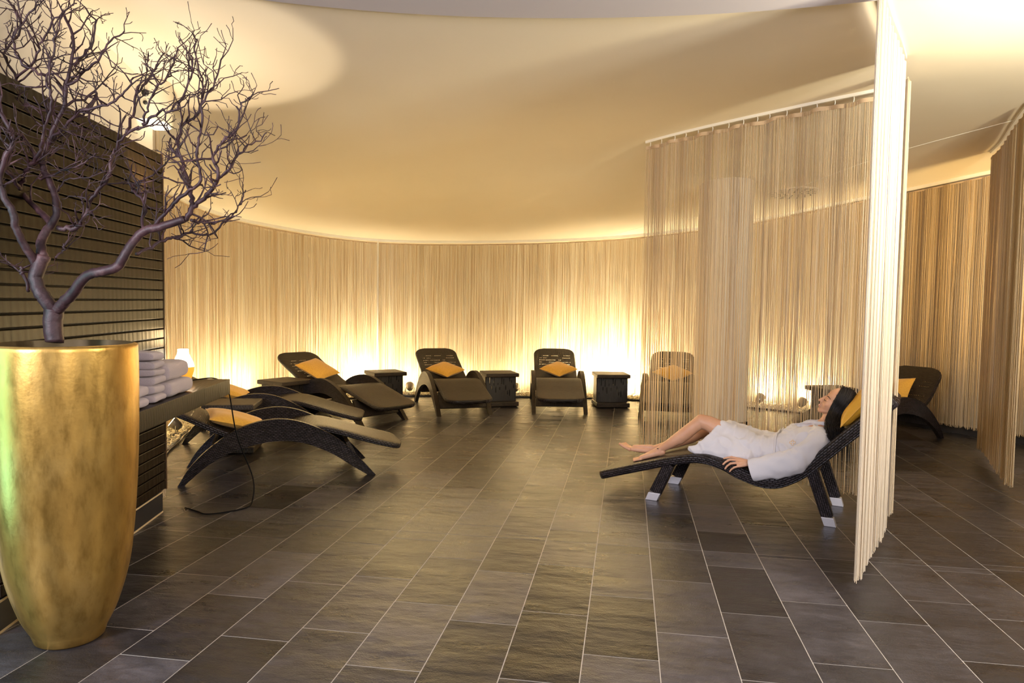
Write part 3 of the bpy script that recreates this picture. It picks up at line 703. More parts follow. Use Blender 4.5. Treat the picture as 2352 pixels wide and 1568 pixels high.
def make_arc_lounger(label, steep=False):
    t = empty('arc_lounger', (0, 0, 0), 0, label, 'lounger', 'dark wicker arc loungers')
    seat_prof = [(-.31,.715,.04),(-.12,.605,.04),(.09,.505,.042),(.27,.415,.045),(.42,.352,.045),(.55,.335,.045),(.72,.365,.045),(.90,.402,.045),(1.06,.398,.045),(1.24,.350,.045),(1.447,.285,.045),(1.685,.222,.045)]
    # backrest and seat are one woven surface but the backrest shows holes
    b = MB(); slab(b, STEEP if steep else [seat_prof[i] for i in range(0, 5)], wf(.60, .13, 0), .045, .35); b.build('backrest', [M_wback, M_wside], t)
    b = MB(); slab(b, ([(.49, .336, .045)] if steep else [seat_prof[4]]) + [seat_prof[i] for i in range(5, 12)], wf(.60, 0, .10), .045, .35); b.build('seat', [M_wtop, M_wside], t)
    for y0 in (0.0, .655):
        a = cat_rom([(p[0], p[1], 0) for p in ARC_T], 6); c = cat_rom([(p[0], p[1], 0) for p in ARC_B], 6)
        A, _ = resample(a, .02); n = 90; qa = np.linspace(0, 1, n)
        A, _l = resample(a, _l/(n-1) if False else .018); B_, _m = resample(c, .018)
        ia = np.linspace(0, len(A)-1, n); ib = np.linspace(0, len(B_)-1, n)
        A = np.stack([np.interp(ia, range(len(A)), A[:, k]) for k in (0, 1)], 1); B_ = np.stack([np.interp(ib, range(len(B_)), B_[:, k]) for k in (0, 1)], 1)
        b = MB(); P = []
        for (ax, az), (bx, bz) in zip(A, B_):
            w0 = .045; mx, mz = (ax+bx)/2, (az+bz)/2
            P.append([(ax, y0-.003, az), (ax, y0+w0+.003, az), (ax*.92+bx*.08, y0+w0, az*.92+bz*.08), (mx, y0+w0, mz), (bx, y0+w0, bz), (bx, y0, bz), (mx, y0, mz), (ax*.92+bx*.08, y0, az*.92+bz*.08)])
        b.grid(P, closed=True, mi=[1, 0, 0, 0, 1, 0, 0, 0], cap=True); b.build('arc_side', [M_wside, M_wtop], t, auto=50)
    # apron between the front legs and a rear cross panel
    b = MB(); b.beam((1.235, .35, .27), (1.33, .35, .08), (.03, .60), (.03, .60), (1, 0, 0)); b.build('front_apron', M_wbox, t, smooth=False)
    b = MB(); b.beam((.24, .35, .30), (.20, .35, .15), (.025, .60), (.025, .60), (1, 0, 0)); b.build('rear_apron', M_wbox, t, smooth=False)
    for x in (.02, 1.425):
        for y in (.022, .678):
            b = MB(); b.tube([(x, y, 0), (x, y, .012)], .014, 12); b.build('foot', M_blackp, t)
    return t
def pose_lounger(o, near, ang, off=0.0):
    """near = foot position; off = local y of that foot"""
    a = R(ang); o.rotation_euler = (0, 0, a)
    o.location = (near[0] + off*math.sin(a), near[1] - off*math.cos(a), 0)
    bpy.context.view_layer.update()
PR = make_arc_lounger('nearest arc lounger at left, reaching out from under the oak shelf with a mustard cushion')
LG = []
def fpos(px, ang, s=1.452, y=.0):
    """origin so that local point (s,y) lands on px"""
    a = R(ang); return (px[0] - s*math.cos(a) + y*math.sin(a), px[1] - s*math.sin(a) - y*math.cos(a))
A5o = fpos((-1.16, 9.013), -81.4); A4o = fpos((-2.246, 8.49), -62.4)
specs = [((-3.261, 4.87), 27.6, None),
 (fpos((-2.60, 6.88), 17.5, 1.68, .05), 17.5, 'second arc lounger at left, half hidden behind the nearest one'),
 (fpos((-2.53, 8.22), -30, 1.452, .70), -30, 'arc lounger at rear left turned diagonally, high rounded backrest against the curtain'),
 (A4o, -62.4, 'arc lounger facing the camera left of the slotted middle table'),
 (A5o, -81.4, 'arc lounger facing the camera between the two slotted tables, backrest with light shining through holes'),
 (fpos((.16, 9.03), -95), -95, 'arc lounger veiled by the half transparent middle curtain'),
 (fpos((3.40, 8.42), 218, 0, .70), 218, 'arc lounger at the far right, backrest beside the bright foreground curtain')]
for (px, ang, lab) in specs:
    o = PR if lab is None else (make_arc_lounger(lab, True) if ang > 200 else copy_tree(PR))
    if lab: o['label'] = lab
    a = R(ang); o.location = (px[0], px[1], 0); o.rotation_euler = (0, 0, a); LG.append(o)

# lounger under the woman
BO = Vector((.21, 5.221, 0)); BANG = math.atan2(-.339, .941)
B_TOP = [(-.427,.157),(-.301,.199),(-.103,.262),(.087,.322),(.241,.360),(.362,.370),(.495,.349),(.597,.311),(.711,.277),(.78,.272),(.848,.290),(.954,.355),(1.055,.452),(1.178,.578),(1.31,.71),(1.47,.868)]
def make_b():
    t = empty('wave_lounger', BO, BANG, 'dark wicker wave shaped lounger on four metal capped legs, the woman lies on it', 'lounger')
    prof = []
    for s, z in B_TOP:
        th = .062 if s < .3 else (.062 + .018*min(1, (s-.3)/.3)); prof.append((s, z, th))
    b = MB(); slab(b, prof, wf(.62, .02, .03), .07, .31, sub=8); b.build('seat', [M_wtop, M_wside], t)
    for y, nm in ((.035, 0), (.585, 1)):
        for top, bot, w0, w1 in (((.105, .275), (.005, .055), .075, .085), ((1.035, .37), (1.145, .055), .075, .072)):
            b = MB(); b.beam((top[0], y, top[1]), (bot[0], y, bot[1]), (w0, .055), (w1, .05), (1, 0, 0)); lg = b.build('leg', M_wside, t, smooth=False, bevel=.006)
            dx = (bot[0]-top[0])/(bot[1]-top[1]); b = MB()
            x0 = bot[0]; x1 = bot[0] - dx*.055
            P = [[(x0-w1*.53, y-.028, .057), (x0+w1*.53, y-.028, .057), (x0+w1*.53, y+.028, .057), (x0-w1*.53, y+.028, .057)], [(x1-w1*.50, y-.026, 0), (x1+w1*.50, y-.026, 0), (x1+w1*.50, y+.026, 0), (x1-w1*.50, y+.026, 0)]]
            b.grid(P, closed=True, cap=True); b.build('metal_cap', M_metal, lg, smooth=False, bevel=.003)
    for s, z in ((.09, .24), (1.05, .30)):
        b = MB(); b.tube([(s, .05, z), (s, .57, z)], .014, 10); b.build('cross_bar', M_blackp, t)
    return t
LB = make_b()

# ------------------------------------------------------------------ side tables
def slot_panel(b, x0, x1, z0, z1, y, rng, axis='x'):
    n = 15; wd = (x1-x0)/n
    for k in range(n):
        g = .009; c = x0 + (k+.5)*wd
        d = (wd-g, .012, z1-z0) if axis == 'x' else (.012, wd-g, z1-z0)
        p = (c, y, (z0+z1)/2) if axis == 'x' else (y, c, (z0+z1)/2)
        b.box(p, d)
        # filled stretches between strands leave only short slots open
        z = z0
        while z < z1:
            h = rng.uniform(.06, .24); zz_ = min(z1, z+h)
            pp = (c+wd/2, y, (z+zz_)/2) if axis == 'x' else (y, c+wd/2, (z+zz_)/2); dd = (.0095, .008, zz_-z) if axis == 'x' else (.008, .0095, zz_-z)
            if k < n-1: b.box(pp, dd)
            z = zz_ + rng.uniform(.02, .12)
def make_table(label):
    t = empty('side_table', (0, 0, 0), 0, label, 'side table', 'dark wicker side tables'); rng = random.Random(2)
    b = MB(); b.box((0, 0, .425), (.45, .45, .05)); b.build('table_top', M_wbox, t, smooth=False, bevel=.010)
    b = MB(); b.box((0, 0, .038), (.45, .45, .06)); b.build('base', M_wbox, t, smooth=False, bevel=.010)
    for x in (-.19, .19):
        for y in (-.19, .19):
            f = MB(); f.tube([(x, y, 0), (x, y, .012)], .015, 12); f.build('foot', M_blackp, t)
    b = MB(); slot_panel(b, -.205, .205, .066, .402, -.10, random.Random(4)); b.build('front_panel', M_wpan, t, smooth=False)
    b = MB(); slot_panel(b, -.205, .205, .066, .402, .15, random.Random(4)); b.build('rear_panel', M_wpan, t, smooth=False)
    for x in (-.205, .205):
        b = MB(); b.box((x, .025, .234), (.014, .25, .336)); b.build('side_panel', M_wside, t, smooth=False)
    return t
TB = make_table('slotted wicker side table right of the middle front-facing lounger')
def place(o, loc, ang, lab=None):
    if lab: o['label'] = lab
    o.location = (*loc, 0); o.rotation_euler = (0, 0, R(ang)); return o
def tfrom(corner, ang, sx, sy):
    """centre from the floor corner (local corner sign sx,sy)"""
    a = R(ang); x, y = sx*.225, sy*.225; return (corner[0] - (x*math.cos(a) - y*math.sin(a)), corner[1] - (x*math.sin(a) + y*math.cos(a)))
place(TB, tfrom((-.38, 9.714), 12, -1, -1), 12)
place(copy_tree(TB), tfrom((-1.409, 9.571), 24, 1, -1), 24, 'slotted wicker side table between the two front-facing loungers')
place(copy_tree(TB), (-3.20, 9.35), 38, 'wicker side table at the rear left, right of the diagonal lounger')
place(copy_tree(TB), (-3.98, 8.02), 66, 'wicker side table between second and diagonal left loungers')
place(copy_tree(TB), (-3.58, 6.18), 108, 'wicker side table between the two nearest left loungers')
place(copy_tree(TB), (2.42, 9.05), 200, 'wicker side table behind the middle curtain, above the woman\'s head')

# ------------------------------------------------------------------ cushions
def cushion_mesh(sz=.40, th=.12, n=22, pinch=.07):
    b = MB()
    for sg in (1, -1):
        P = []
        for i in range(n+1):
            u = -1 + 2*i/n; row = []
            for j in range(n+1):
                v = -1 + 2*j/n; cx_ = u*(1 - pinch*(1-v*v)); cy_ = v*(1 - pinch*(1-u*u))
                h = ((1-u**4)*(1-v**4))**.5 if abs(u) < 1 and abs(v) < 1 else 0
                h = max(0, (1-u*u)*(1-v*v))**.42*.75 + .25*h
                z = sg*th/2*h + .004*math.sin(3*u+5*v)*h
                row.append((cx_*sz/2, cy_*sz/2, z + (0.002*sg)))
            P.append(row if sg > 0 else row[::-1])
        b.grid(P)
    return b
def cushion(loc, basis, label, material=None, sz=.40, th=.12):
    b = cushion_mesh(sz, th); o = b.build('cushion', material or M_cush); M4 = basis.to_4x4(); M4.translation = Vector(loc); o.matrix_world = M4
    e = MB(); rim = []
    for a_, c_ in (((-1,-1),(1,-1)), ((1,-1),(1,1)), ((1,1),(-1,1)), ((-1,1),(-1,-1))):
        for k in range(14):
            f = k/14; u = a_[0]*(1-f)+c_[0]*f; v = a_[1]*(1-f)+c_[1]*f; rim.append((u*(1-.07*(1-v*v))*sz/2*1.0, v*(1-.07*(1-u*u))*sz/2*1.0, 0))
    rim.append(rim[0]); e.tube(rim, .0035, 6, cap=False); e.build('piping', material or M_cush, o)
    return tag(o, label, 'cushion', 'mustard cushions')
def seat_pt(o_mat, prof, s, y, lift):
    for i in range(len(prof)-1):
        if prof[i][0] <= s <= prof[i+1][0]:
            f = (s-prof[i][0])/(prof[i+1][0]-prof[i][0]); z = prof[i][1]*(1-f)+prof[i+1][1]*f
            t = Vector((prof[i+1][0]-prof[i][0], 0, prof[i+1][1]-prof[i][1])).normalized(); break
    nn = Vector((-t.z, 0, t.x)); return o_mat @ (Vector((s, y, z)) + nn*lift), t, nn
bpy.context.view_layer.update()
SP_ = [(-.31,.715),(-.12,.605),(.09,.505),(.27,.415),(.42,.352),(.55,.335),(.72,.365),(.90,.402),(1.06,.398),(1.24,.350),(1.447,.285),(1.685,.222)]
def cush_on(o, prof, s, y, tilt, spin, label, lift=.07, material=None, sz=.40, th=.12):
    M4 = o.matrix_world; p, t, nn = seat_pt(M4, prof, s, y, lift); R3 = M4.to_3x3()
    t2 = (Matrix.Rotation(R(tilt), 3, 'Y') @ t); n2 = (Matrix.Rotation(R(tilt), 3, 'Y') @ nn)
    a = R3 @ t2; c = R3 @ n2; bvec = c.cross(a); basis = Matrix((a, bvec, c)).transposed() @ Matrix.Rotation(R(spin), 3, 'Z')
    return cushion(p, basis, label, material, sz, th)
cush_on(LG[0], SP_, .375, .30, -7, 8, 'mustard cushion lying flat on the nearest left lounger', lift=.070, sz=.46, th=.11)
cush_on(LG[1], SP_, .30, .32, -9, 4, 'mustard cushion on the second left lounger, partly behind the oak shelf', lift=.075)
cush_on(LG[2], SP_, .16, .34, 0, 18, 'mustard cushion tilted on the diagonal rear-left lounger', lift=.07)
cush_on(LG[3], SP_, .30, .36, -6, 38, 'mustard cushion on the front-facing lounger left of the slotted table', lift=.07, sz=.38)
cush_on(LG[4], SP_, .30, .39, -6, 45, 'mustard diamond-turned cushion on the middle front-facing lounger', lift=.07, sz=.38)
cush_on(LG[5], SP_, .30, .37, -6, 45, 'mustard cushion seen through the middle string curtain', lift=.07, sz=.38)
cush_on(LG[6], [(p[0], p[1]) for p in STEEP], .21, .27, 0, 8, 'mustard cushion on the far right lounger beside the bright curtain', lift=.065, sz=.38, th=.11)
B2 = [(s, z) for s, z in B_TOP]
cush_on(LB, B2, 1.36, .25, -7, 0, 'shiny mustard cushion under the woman\'s head', lift=.052, material=M_satin, sz=.40, th=.12)

# ------------------------------------------------------------------ gold planter and branch tree
VC = Vector((-2.247, 2.612, 0))
def vase():
    t = empty('planter', VC, 0, 'tall tapering gold metal planter standing on the tiles at the left edge', 'planter')
    prof = [(0, 0), (.118, 0), (.126, .01), (.138, .04), (.180, .13), (.224, .29), (.246, .47), (.259, .66), (.265, .83), (.268, 1.0), (.268, 1.12), (.266, 1.205), (.262, 1.213), (.250, 1.216)]
    pr = cat_rom([(r, z, 0) for r, z in prof[3:12]], 5); pr = [(0, 0), (.118, 0), (.128, .008)] + [(p.x, p.y) for p in pr] + [(.263, 1.212), (.250, 1.216)]
    b = MB(); b.lathe(pr, 96); b.build('body', M_vase, t, auto=50)
    b = MB(); b.lathe([(.250, 1.216), (.246, 1.20), (.24, 1.12), (0, 1.12)], 96); b.build('inner_liner', mat('liner', (.10,.07,.03), .5, .5), t, auto=50)
    b = MB(); b.lathe([(.236, 1.14), (.15, 1.15), (0, 1.155)], 48); b.build('soil', M_soil, t)
vase()
def tree():
    rng = random.Random(21)
    t = empty('branch_tree', VC + Vector((0, 0, 1.15)), 0, 'bare purple brown branching tree standing in the gold planter', 'tree')
    right = Vector((R2.x, R2.y, 0)).normalized(); fwd = Vector((F_.x, F_.y, 0)).normalized()
    cpos = Vector((0, 0, H_CAM)); dep = (VC - cpos).dot(F_)
    def pt(cx_, cy_, d=0.0):
        px, py = cx_*.5104, cy_*.5104      # measured from the survey of the tree
        dd = F_ + R2*((px-1176)/FPX) - U2*((py-784)/FPX); k = (dep + d)/dd.dot(F_); return cpos + dd*k - t.location
    S = [  # (points, r0, r1)
     ([(245,1540,0),(238,1450,0),(245,1390,.0)], .040, .036),
     ([(240,1400,0),(200,1340,-.02),(170,1290,-.03),(165,1225,-.03),(195,1150,-.02)], .030, .028),
     ([(195,1155,-.02),(185,1090,0),(215,1030,.02),(255,970,.03),(250,890,.04),(222,810,.05),(190,735,.06),(215,650,.07),(250,560,.07),(290,480,.06),(298,390,.05),(320,290,.05),(330,180,.05),(290,70,.06)], .024, .005),
     ([(165,1190,-.03),(115,1110,-.08),(75,1030,-.12),(60,960,-.14),(22,890,-.16),(0,800,-.18),(30,700,-.2),(60,640,-.2),(35,560,-.2),(-20,480,-.2)], .020, .008),
     ([(235,1010,.02),(190,960,.06),(130,905,.10),(92,850,.14),(60,770,.16),(20,690,.18),(40,610,.2),(10,540,.2)], .016, .007),
     ([(92,850,.1),(110,780,.05),(165,715,0),(190,640,-.03),(205,560,-.05),(235,450,-.08),(205,340,-.1),(245,230,-.1),(240,120,-.12)], .012, .004),
     ([(250,1400,0),(290,1360,-.04),(335,1310,-.08),(385,1245,-.12),(450,1222,-.14),(530,1200,-.14),(565,1140,-.15),(610,1075,-.14),(660,1035,-.14),(740,1015,-.14),(830,985,-.14)], .027, .015),
     ([(830,985,-.14),(865,930,-.14),(855,860,-.12),(825,760,-.10),(800,660,-.08),(830,560,-.05),(895,500,-.05),(915,380,-.05),(885,270,-.05),(885,175,-.05)], .013, .0025),
     ([(865,930,-.14),(930,880,-.18),(985,800,-.22),(960,700,-.24),(1005,640,-.26),(1065,580,-.26),(1080,480,-.26),(1135,435,-.27)], .011, .0025),
     ([(860,990,-.14),(905,1000,-.10),(965,1007,-.08)], .008, .005),
     ([(610,1140,-.1),(680,1112,-.05),(750,1078,0),(800,1068,.02),(850,1045,.04),(945,1055,.05),(1010,1000,.05),(1050,955,.05),(1090,905,.05),(1106,855,.05)], .009, .0025),
     ([(640,1050,-.14),(652,930,-.08),(612,870,-.05),(600,830,-.02),(660,800,0),(735,745,.02),(800,690,.04)], .009, .003),
     ([(700,1010,-.14),(770,930,-.18),(835,870,-.22),(905,810,-.22),(880,710,-.22),(905,600,-.22),(910,470,-.22),(960,390,-.22),(1000,260,-.2)], .009, .003),
     ([(985,800,-.22),(1035,750,-.24),(1075,690,-.24),(1135,650,-.24),(1200,598,-.25)], .006, .002),
     ([(262,1025,.03),(330,1030,.02),(375,990,.01),(400,915,0),(445,850,-.02),(490,795,-.03),(500,715,-.04),(530,655,-.05),(570,600,-.06),(640,560,-.06),(665,480,-.08),(700,400,-.08),(760,340,-.08),(800,215,-.08)], .013, .003),
     ([(570,600,-.06),(600,520,0),(610,440,.02),(670,350,.04),(740,240,.05)], .008, .003),
     ([(640,560,-.06),(720,500,-.1),(790,490,-.12),(860,350,-.12),(870,260,-.12)], .007, .003),
     ([(290,480,.06),(380,440,.1),(440,420,.12),(400,520,.12),(450,600,.1)], .007, .004),
     ([(298,390,.05),(370,330,.02),(430,280,0),(480,200,0),(560,140,0)], .008, .003),
     ([(215,650,.07),(300,560,.0),(360,500,-.04),(480,470,-.06),(560,410,-.06),(600,350,-.06)], .009, .004),
     ([(190,735,.06),(100,600,.1),(70,480,.12),(75,350,.12),(20,250,.12),(90,130,.12),(60,20,.1)], .010, .004),
     ([(75,350,.1),(150,280,.05),(190,180,.03),(250,90,0),(345,15,0)], .007, .003),
     ([(205,340,-.1),(120,300,-.14),(60,200,-.16),(110,90,-.16),(180,20,-.16)], .007, .003),
     ([(320,290,.05),(400,230,.1),(430,110,.1),(380,30,.1)], .007, .003),
     ([(90,850,0),(40,780,-.1),(-30,700,-.15),(-60,560,-.15)], .010, .006),
     ([(175,800,.05),(280,770,.0),(380,730,-.04),(430,690,-.05)], .007, .003),
     ([(262,860,.05),(300,810,.02),(400,795,0),(480,770,0)], .005, .003),
     ([(130,1310,-.02),(105,1240,-.05),(90,1200,-.06)], .009, .007),
     ([(375,920,0),(372,870,.02)], .005, .004),
     ([(250,1160,0),(285,1130,.02),(285,1095,.02)], .006, .004),
    ]
    b = MB(); twigs = []
    def limb(path, r0, r1, lev):
        n = len(path); rad = [r0 + (r1-r0)*(i/(n-1))**.8 for i in range(n)]
        rad = [r*(1+(.05 if r0 < .02 else .03)*math.sin(i*.35+r0*500)) for i, r in enumerate(rad)]
        b.tube(path, rad, 8 if r0 > .012 else (6 if r0 > .005 else 4)); return rad
    def grow(p, d, L, r, lev):
        n = max(3, int(L/.035)); q = p.copy(); path = [q.copy()]
        for i in range(n):
            d = (d + Vector((rng.gauss(0, .32), rng.gauss(0, .32), rng.gauss(0, .28))) + Vector((0, 0, .10))).normalized(); q = q + d*(L/n); path.append(q.copy())
        rad = limb(path, r, max(.0013, r*.5), lev)
        if lev < 2 or (lev == 2 and rng.random() < .35):
            for i in range(1, n+1):
                if rng.random() < (.75 if lev < 2 else .5):
                    dd = (d + Vector((rng.gauss(0, .8), rng.gauss(0, .8), rng.gauss(.1, .6)))).normalized(); grow(path[i], dd, L*rng.uniform(.35, .62), rad[i]*.7, lev+1)
    for pts, r0, r1 in S:
        path = cat_rom([pt(*q) for q in pts], 5)
        j = [p + Vector((rng.gauss(0, 1), rng.gauss(0, 1), rng.gauss(0, 1)))*(.0035 if r0 < .014 else .0012) if 0 < i < len(path)-1 else p for i, p in enumerate(path)]
        rad = limb(j, r0*.88, r1, 0)
        for i in range(3, len(j)):
            if rad[i] < .0125 and rng.random() < .50 and r0 > .0045:
                d = (j[i]-j[i-1]).normalized(); side = Vector((rng.gauss(0, 1), rng.gauss(0, 1), rng.gauss(.25, .7))).normalized()
                dd = (d*.8 + side*.9).normalized()
                if j[i].z < .18: continue
                grow(j[i], dd, rng.uniform(.08, .18), min(rad[i]*.7, .0050), 1)
    b.build('branches', M_bark, t)
tree()

# ------------------------------------------------------------------ ceiling vent seen through the curtain
def vent():
    c = Vector((1.93, 9.21, 0)); c.z = float(ceil(c.x, c.y)) - .012
    t = empty('ceiling_vent', c, 0, 'round slotted ceiling air vent seen through the middle curtain', 'vent')
    b = MB(); b.lathe([(0, .0), (.285, .0), (.30, .004), (.30, .03), (0, .03)], 56); b.build('disc', mat('vent_disc', (.74,.66,.52), .6), t, auto=40)
    for rr, n in ((.10, 8), (.17, 12), (.235, 16)):
        for k in range(n):
            a = 2*math.pi*k/n; b = MB(); b.box((rr*math.cos(a), rr*math.sin(a), -.001), (.045, .014, .004), Matrix.Rotation(a+.5, 3, 'Z')); b.build('slot', M_blackp, t, smooth=False)
    t.rotation_euler = (-.09, -.03, 0)
vent()

#PERSON#
# ------------------------------------------------------------------ the reclining woman (frame of the wave lounger: x along it towards the head, y away from the camera)
from mathutils import noise as mnoise
def cap_rings(mb, p0, p1, r0, r1, n=18, k=5, flat=None):
    """tapered capsule; flat=(axis vector, factor) squashes it"""
    p0, p1 = Vector(p0), Vector(p1); t = (p1-p0); L = t.length; t = t.normalized() if L > 1e-6 else Vector((1, 0, 0)); a = t.orthogonal().normalized(); c = t.cross(a); P = []
    prof = [(-r0*math.cos(math.pi/2*i/k), r0*math.sin(math.pi/2*i/k)) for i in range(k+1)]
    prof = [(d, r) for d, r in prof] + [(L + r1*math.sin(math.pi/2*i/k), r1*math.cos(math.pi/2*i/k)) for i in range(k+1)]
    for d, r in prof:
        r = max(r, 1e-4); P.append([p0 + t*d + r*(a*math.cos(2*math.pi*j/n) + c*math.sin(2*math.pi*j/n)) for j in range(n)])
    if flat:
        ax, f = Vector(flat[0]).normalized(), flat[1]
        P = [[q - ax*((q-(p0+p1)/2).dot(ax)*(1-f)) for q in row] for row in P]
    mb.grid(P, closed=True, cap=True)
def ellips(mb, c, ax, rad, n=28, k=18):
    c = Vector(c); P = []
    for i in range(k+1):
        th = math.pi*i/k; st, ct = max(math.sin(th), 1e-3), math.cos(th)
        P.append([c + ax[0]*rad[0]*ct + ax[1]*rad[1]*st*math.cos(2*math.pi*j/n) + ax[2]*rad[2]*st*math.sin(2*math.pi*j/n) for j in range(n)])
    mb.grid(P, closed=True, cap=True)
def chain(mb, pts, n=18, flat=None):
    for a, c in zip(pts[:-1], pts[1:]): cap_rings(mb, a[:3], c[:3], a[3], c[3], n, flat=flat)
def fuse(mb, name, material, parent, voxel, smooth=3, disp=None, fac=.5):
    o = mb.build(name + '_raw', material); rm = o.modifiers.new('r', 'REMESH'); rm.mode = 'VOXEL'; rm.voxel_size = voxel; rm.adaptivity = 0
    s = o.modifiers.new('s', 'SMOOTH'); s.factor = fac; s.iterations = smooth
    dg = bpy.context.evaluated_depsgraph_get(); dg.update(); me = bpy.data.meshes.new_from_object(o.evaluated_get(dg)); me.name = name
    bpy.data.objects.remove(o, do_unlink=True)
    if disp:
        n = len(me.vertices); co = np.zeros(n*3); me.vertices.foreach_get('co', co); co = co.reshape(-1, 3); no = np.zeros(n*3); me.vertices.foreach_get('normal', no); no = no.reshape(-1, 3)
        d = np.array([disp(*q) for q in co]); co = co + no*d[:, None]; me.vertices.foreach_set('co', co.ravel())
    me.polygons.foreach_set('use_smooth', [True]*len(me.polygons)); me.update()
    if not me.materials: me.materials.append(material)
    q = bpy.data.objects.new(name, me); COL.objects.link(q); q.parent = parent; return q
def person():
    t = empty('person', BO, BANG, 'woman with long black hair in white robe lying back with closed eyes', 'person')
    mb = MB()
    # near (left) leg, foot standing on the lounger
    chain(mb, [(.63,.215,.415,.082), (.46,.205,.500,.072), (.335,.20,.560,.055), (.28,.195,.572,.051)], 24)
    chain(mb, [(.28,.195,.572,.051), (.235,.19,.535,.046), (.155,.182,.462,.047), (.07,.175,.398,.037), (-.005,.168,.345,.026)], 24)
    cap_rings(mb, (.13,.182,.435), (.19,.187,.485), .043, .043)
    chain(mb, [(-.005,.168,.345,.027), (-.01,.165,.325,.026)]); cap_rings(mb, (.008,.166,.325), (-.02,.165,.316), .024, .024)
    for dy, r in ((-.020, .018), (.0, .021), (.020, .018)):
        cap_rings(mb, (-.03,.165+dy*.5,.315), (-.145,.158+dy,.268), r+.006, r-.002)
    cap_rings(mb, (-.02,.166,.335), (-.12,.158,.283), .024, .016)
    for i in range(5):
        y = .158 - .030 + .0150*i; L_ = (.052, .056, .062, .064, .070)[i]; r = (.0075, .008, .0085, .009, .0125)[i]
        cap_rings(mb, (-.142, y, .262), (-.142-L_*.55, y-.001, .252), r+.003, r); cap_rings(mb, (-.142-L_*.55, y-.001, .252), (-.142-L_, y-.001, .240+(.003)), r, r*.9)
    # far (right) leg lying lower, toes up
    chain(mb, [(.63,.395,.415,.082), (.46,.42,.470,.070), (.34,.445,.500,.054), (.29,.45,.50,.050)], 24)
    chain(mb, [(.29,.45,.50,.050), (.24,.44,.465,.046), (.15,.41,.41,.046), (.03,.37,.355,.036), (-.115,.335,.302,.026)], 24)
    cap_rings(mb, (-.115,.335,.302), (-.125,.333,.278), .025, .023)
    for dy, r in ((-.020, .017), (.0, .020), (.020, .017)):
        cap_rings(mb, (-.135,.333+dy*.5,.290), (-.285,.315+dy,.292), r+.006, r-.002)
    cap_rings(mb, (-.13,.333,.315), (-.26,.318,.308), .022, .015)
    for i in range(5):
        y = .315 + .032 - .0155*i; L_ = (.055, .060, .066, .070, .078)[i]; r = (.0075, .008, .0085, .009, .012)[i]
        cap_rings(mb, (-.285, y, .293), (-.285-L_*.6, y, .308), r+.003, r); cap_rings(mb, (-.285-L_*.6, y, .308), (-.285-L_, y, .325), r, r*.85)
    # trunk
    for y in (.235, .305, .375): chain(mb, [(.63,y,.412,.088), (.76,y,.400,.083), (.90,y,.455,.090), (1.02,y,.530,.080)], 24)
    chain(mb, [(1.07,.13,.558,.045), (1.06,.30,.572,.055), (1.07,.48,.558,.045)])
    chain(mb, [(1.06,.30,.575,.060), (1.095,.298,.625,.046), (1.135,.294,.705,.046)], 24)
    # arms
    chain(mb, [(1.08,.115,.550,.047), (1.02,.055,.475,.040), (.945,.020,.402,.034), (.80,.015,.375,.034), (.668,.018,.350,.022)], 20)
    chain(mb, [(1.08,.495,.550,.047), (1.00,.545,.470,.040), (.92,.56,.410,.034), (.79,.55,.375,.034), (.67,.53,.350,.022)], 20)
    # left hand resting over the edge of the lounger, fingers apart
    def hand(m_, flip=None):
        f = (lambda p: p) if not flip else flip
        W_ = (.668, .018, .350); MC = [(.578,.036,.366), (.573,.014,.361), (.580,-.006,.346), (.592,-.020,.328)]
        for q, r in zip(MC, (.0105, .011, .0105, .010)): cap_rings(m_, f(W_), f(q), .017, r)
        for a_, c_ in zip(MC[:-1], MC[1:]): cap_rings(m_, f(a_), f(c_), .0105, .010); cap_rings(m_, f(tuple((Vector(a_)+Vector(W_))/2)), f(tuple((Vector(c_)+Vector(W_))/2)), .014, .014)
        F = [[(.578,.036,.366), (.532,.034,.372), (.505,.031,.366), (.482,.029,.358)],
             [(.573,.014,.361), (.528,.004,.360), (.503,-.006,.344), (.487,-.013,.326)],
             [(.580,-.006,.346), (.537,-.016,.338), (.515,-.021,.319), (.503,-.022,.300)],
             [(.592,-.020,.328), (.562,-.026,.316), (.545,-.027,.301), (.535,-.026,.286)]]
        for fi, rr in zip(F, (.0088, .0092, .0088, .0078)):
            for k in range(3): cap_rings(m_, f(fi[k]), f(fi[k+1]), rr*(1-.09*k), rr*(1-.09*(k+1)), 14, 4)
            cap_rings(m_, f(fi[1]), f(fi[1]), rr*1.06, rr*1.06, 12, 4)
        T_ = [(.645,.032,.345), (.605,.060,.337), (.575,.070,.334), (.552,.070,.333)]
        for k, r in zip(range(3), (.014, .0105, .0092)): cap_rings(m_, f(T_[k]), f(T_[k+1]), r, r*.88, 14, 4)
    hand(mb); hand(mb, lambda p: (p[0]+.002, .548-p[1], p[2]))
    # head
    HC = Vector((1.150, .288, .765)); f = Vector((-.835, -.20, .515)).normalized(); u = Vector((.53, 0, .85)); u = (u - f*u.dot(f)).normalized(); l = u.cross(f).normalized()
    if l.y > 0: l = -l
    hp = lambda a, b_, c: HC + f*a + l*b_ + u*c          # forward, toward camera, up
    ellips(mb, hp(-.012, 0, .020), (u, f, l), (.092, .086, .071), 36, 24)
    ellips(mb, hp(.022, 0, -.025), (u, f, l), (.075, .056, .060), 32, 20)
    ellips(mb, hp(.034, 0, -.066), (u, f, l), (.042, .036, .040), 28, 16)
    cap_rings(mb, hp(.054, -.008, -.096), hp(.054, .008, -.096), .018, .018)
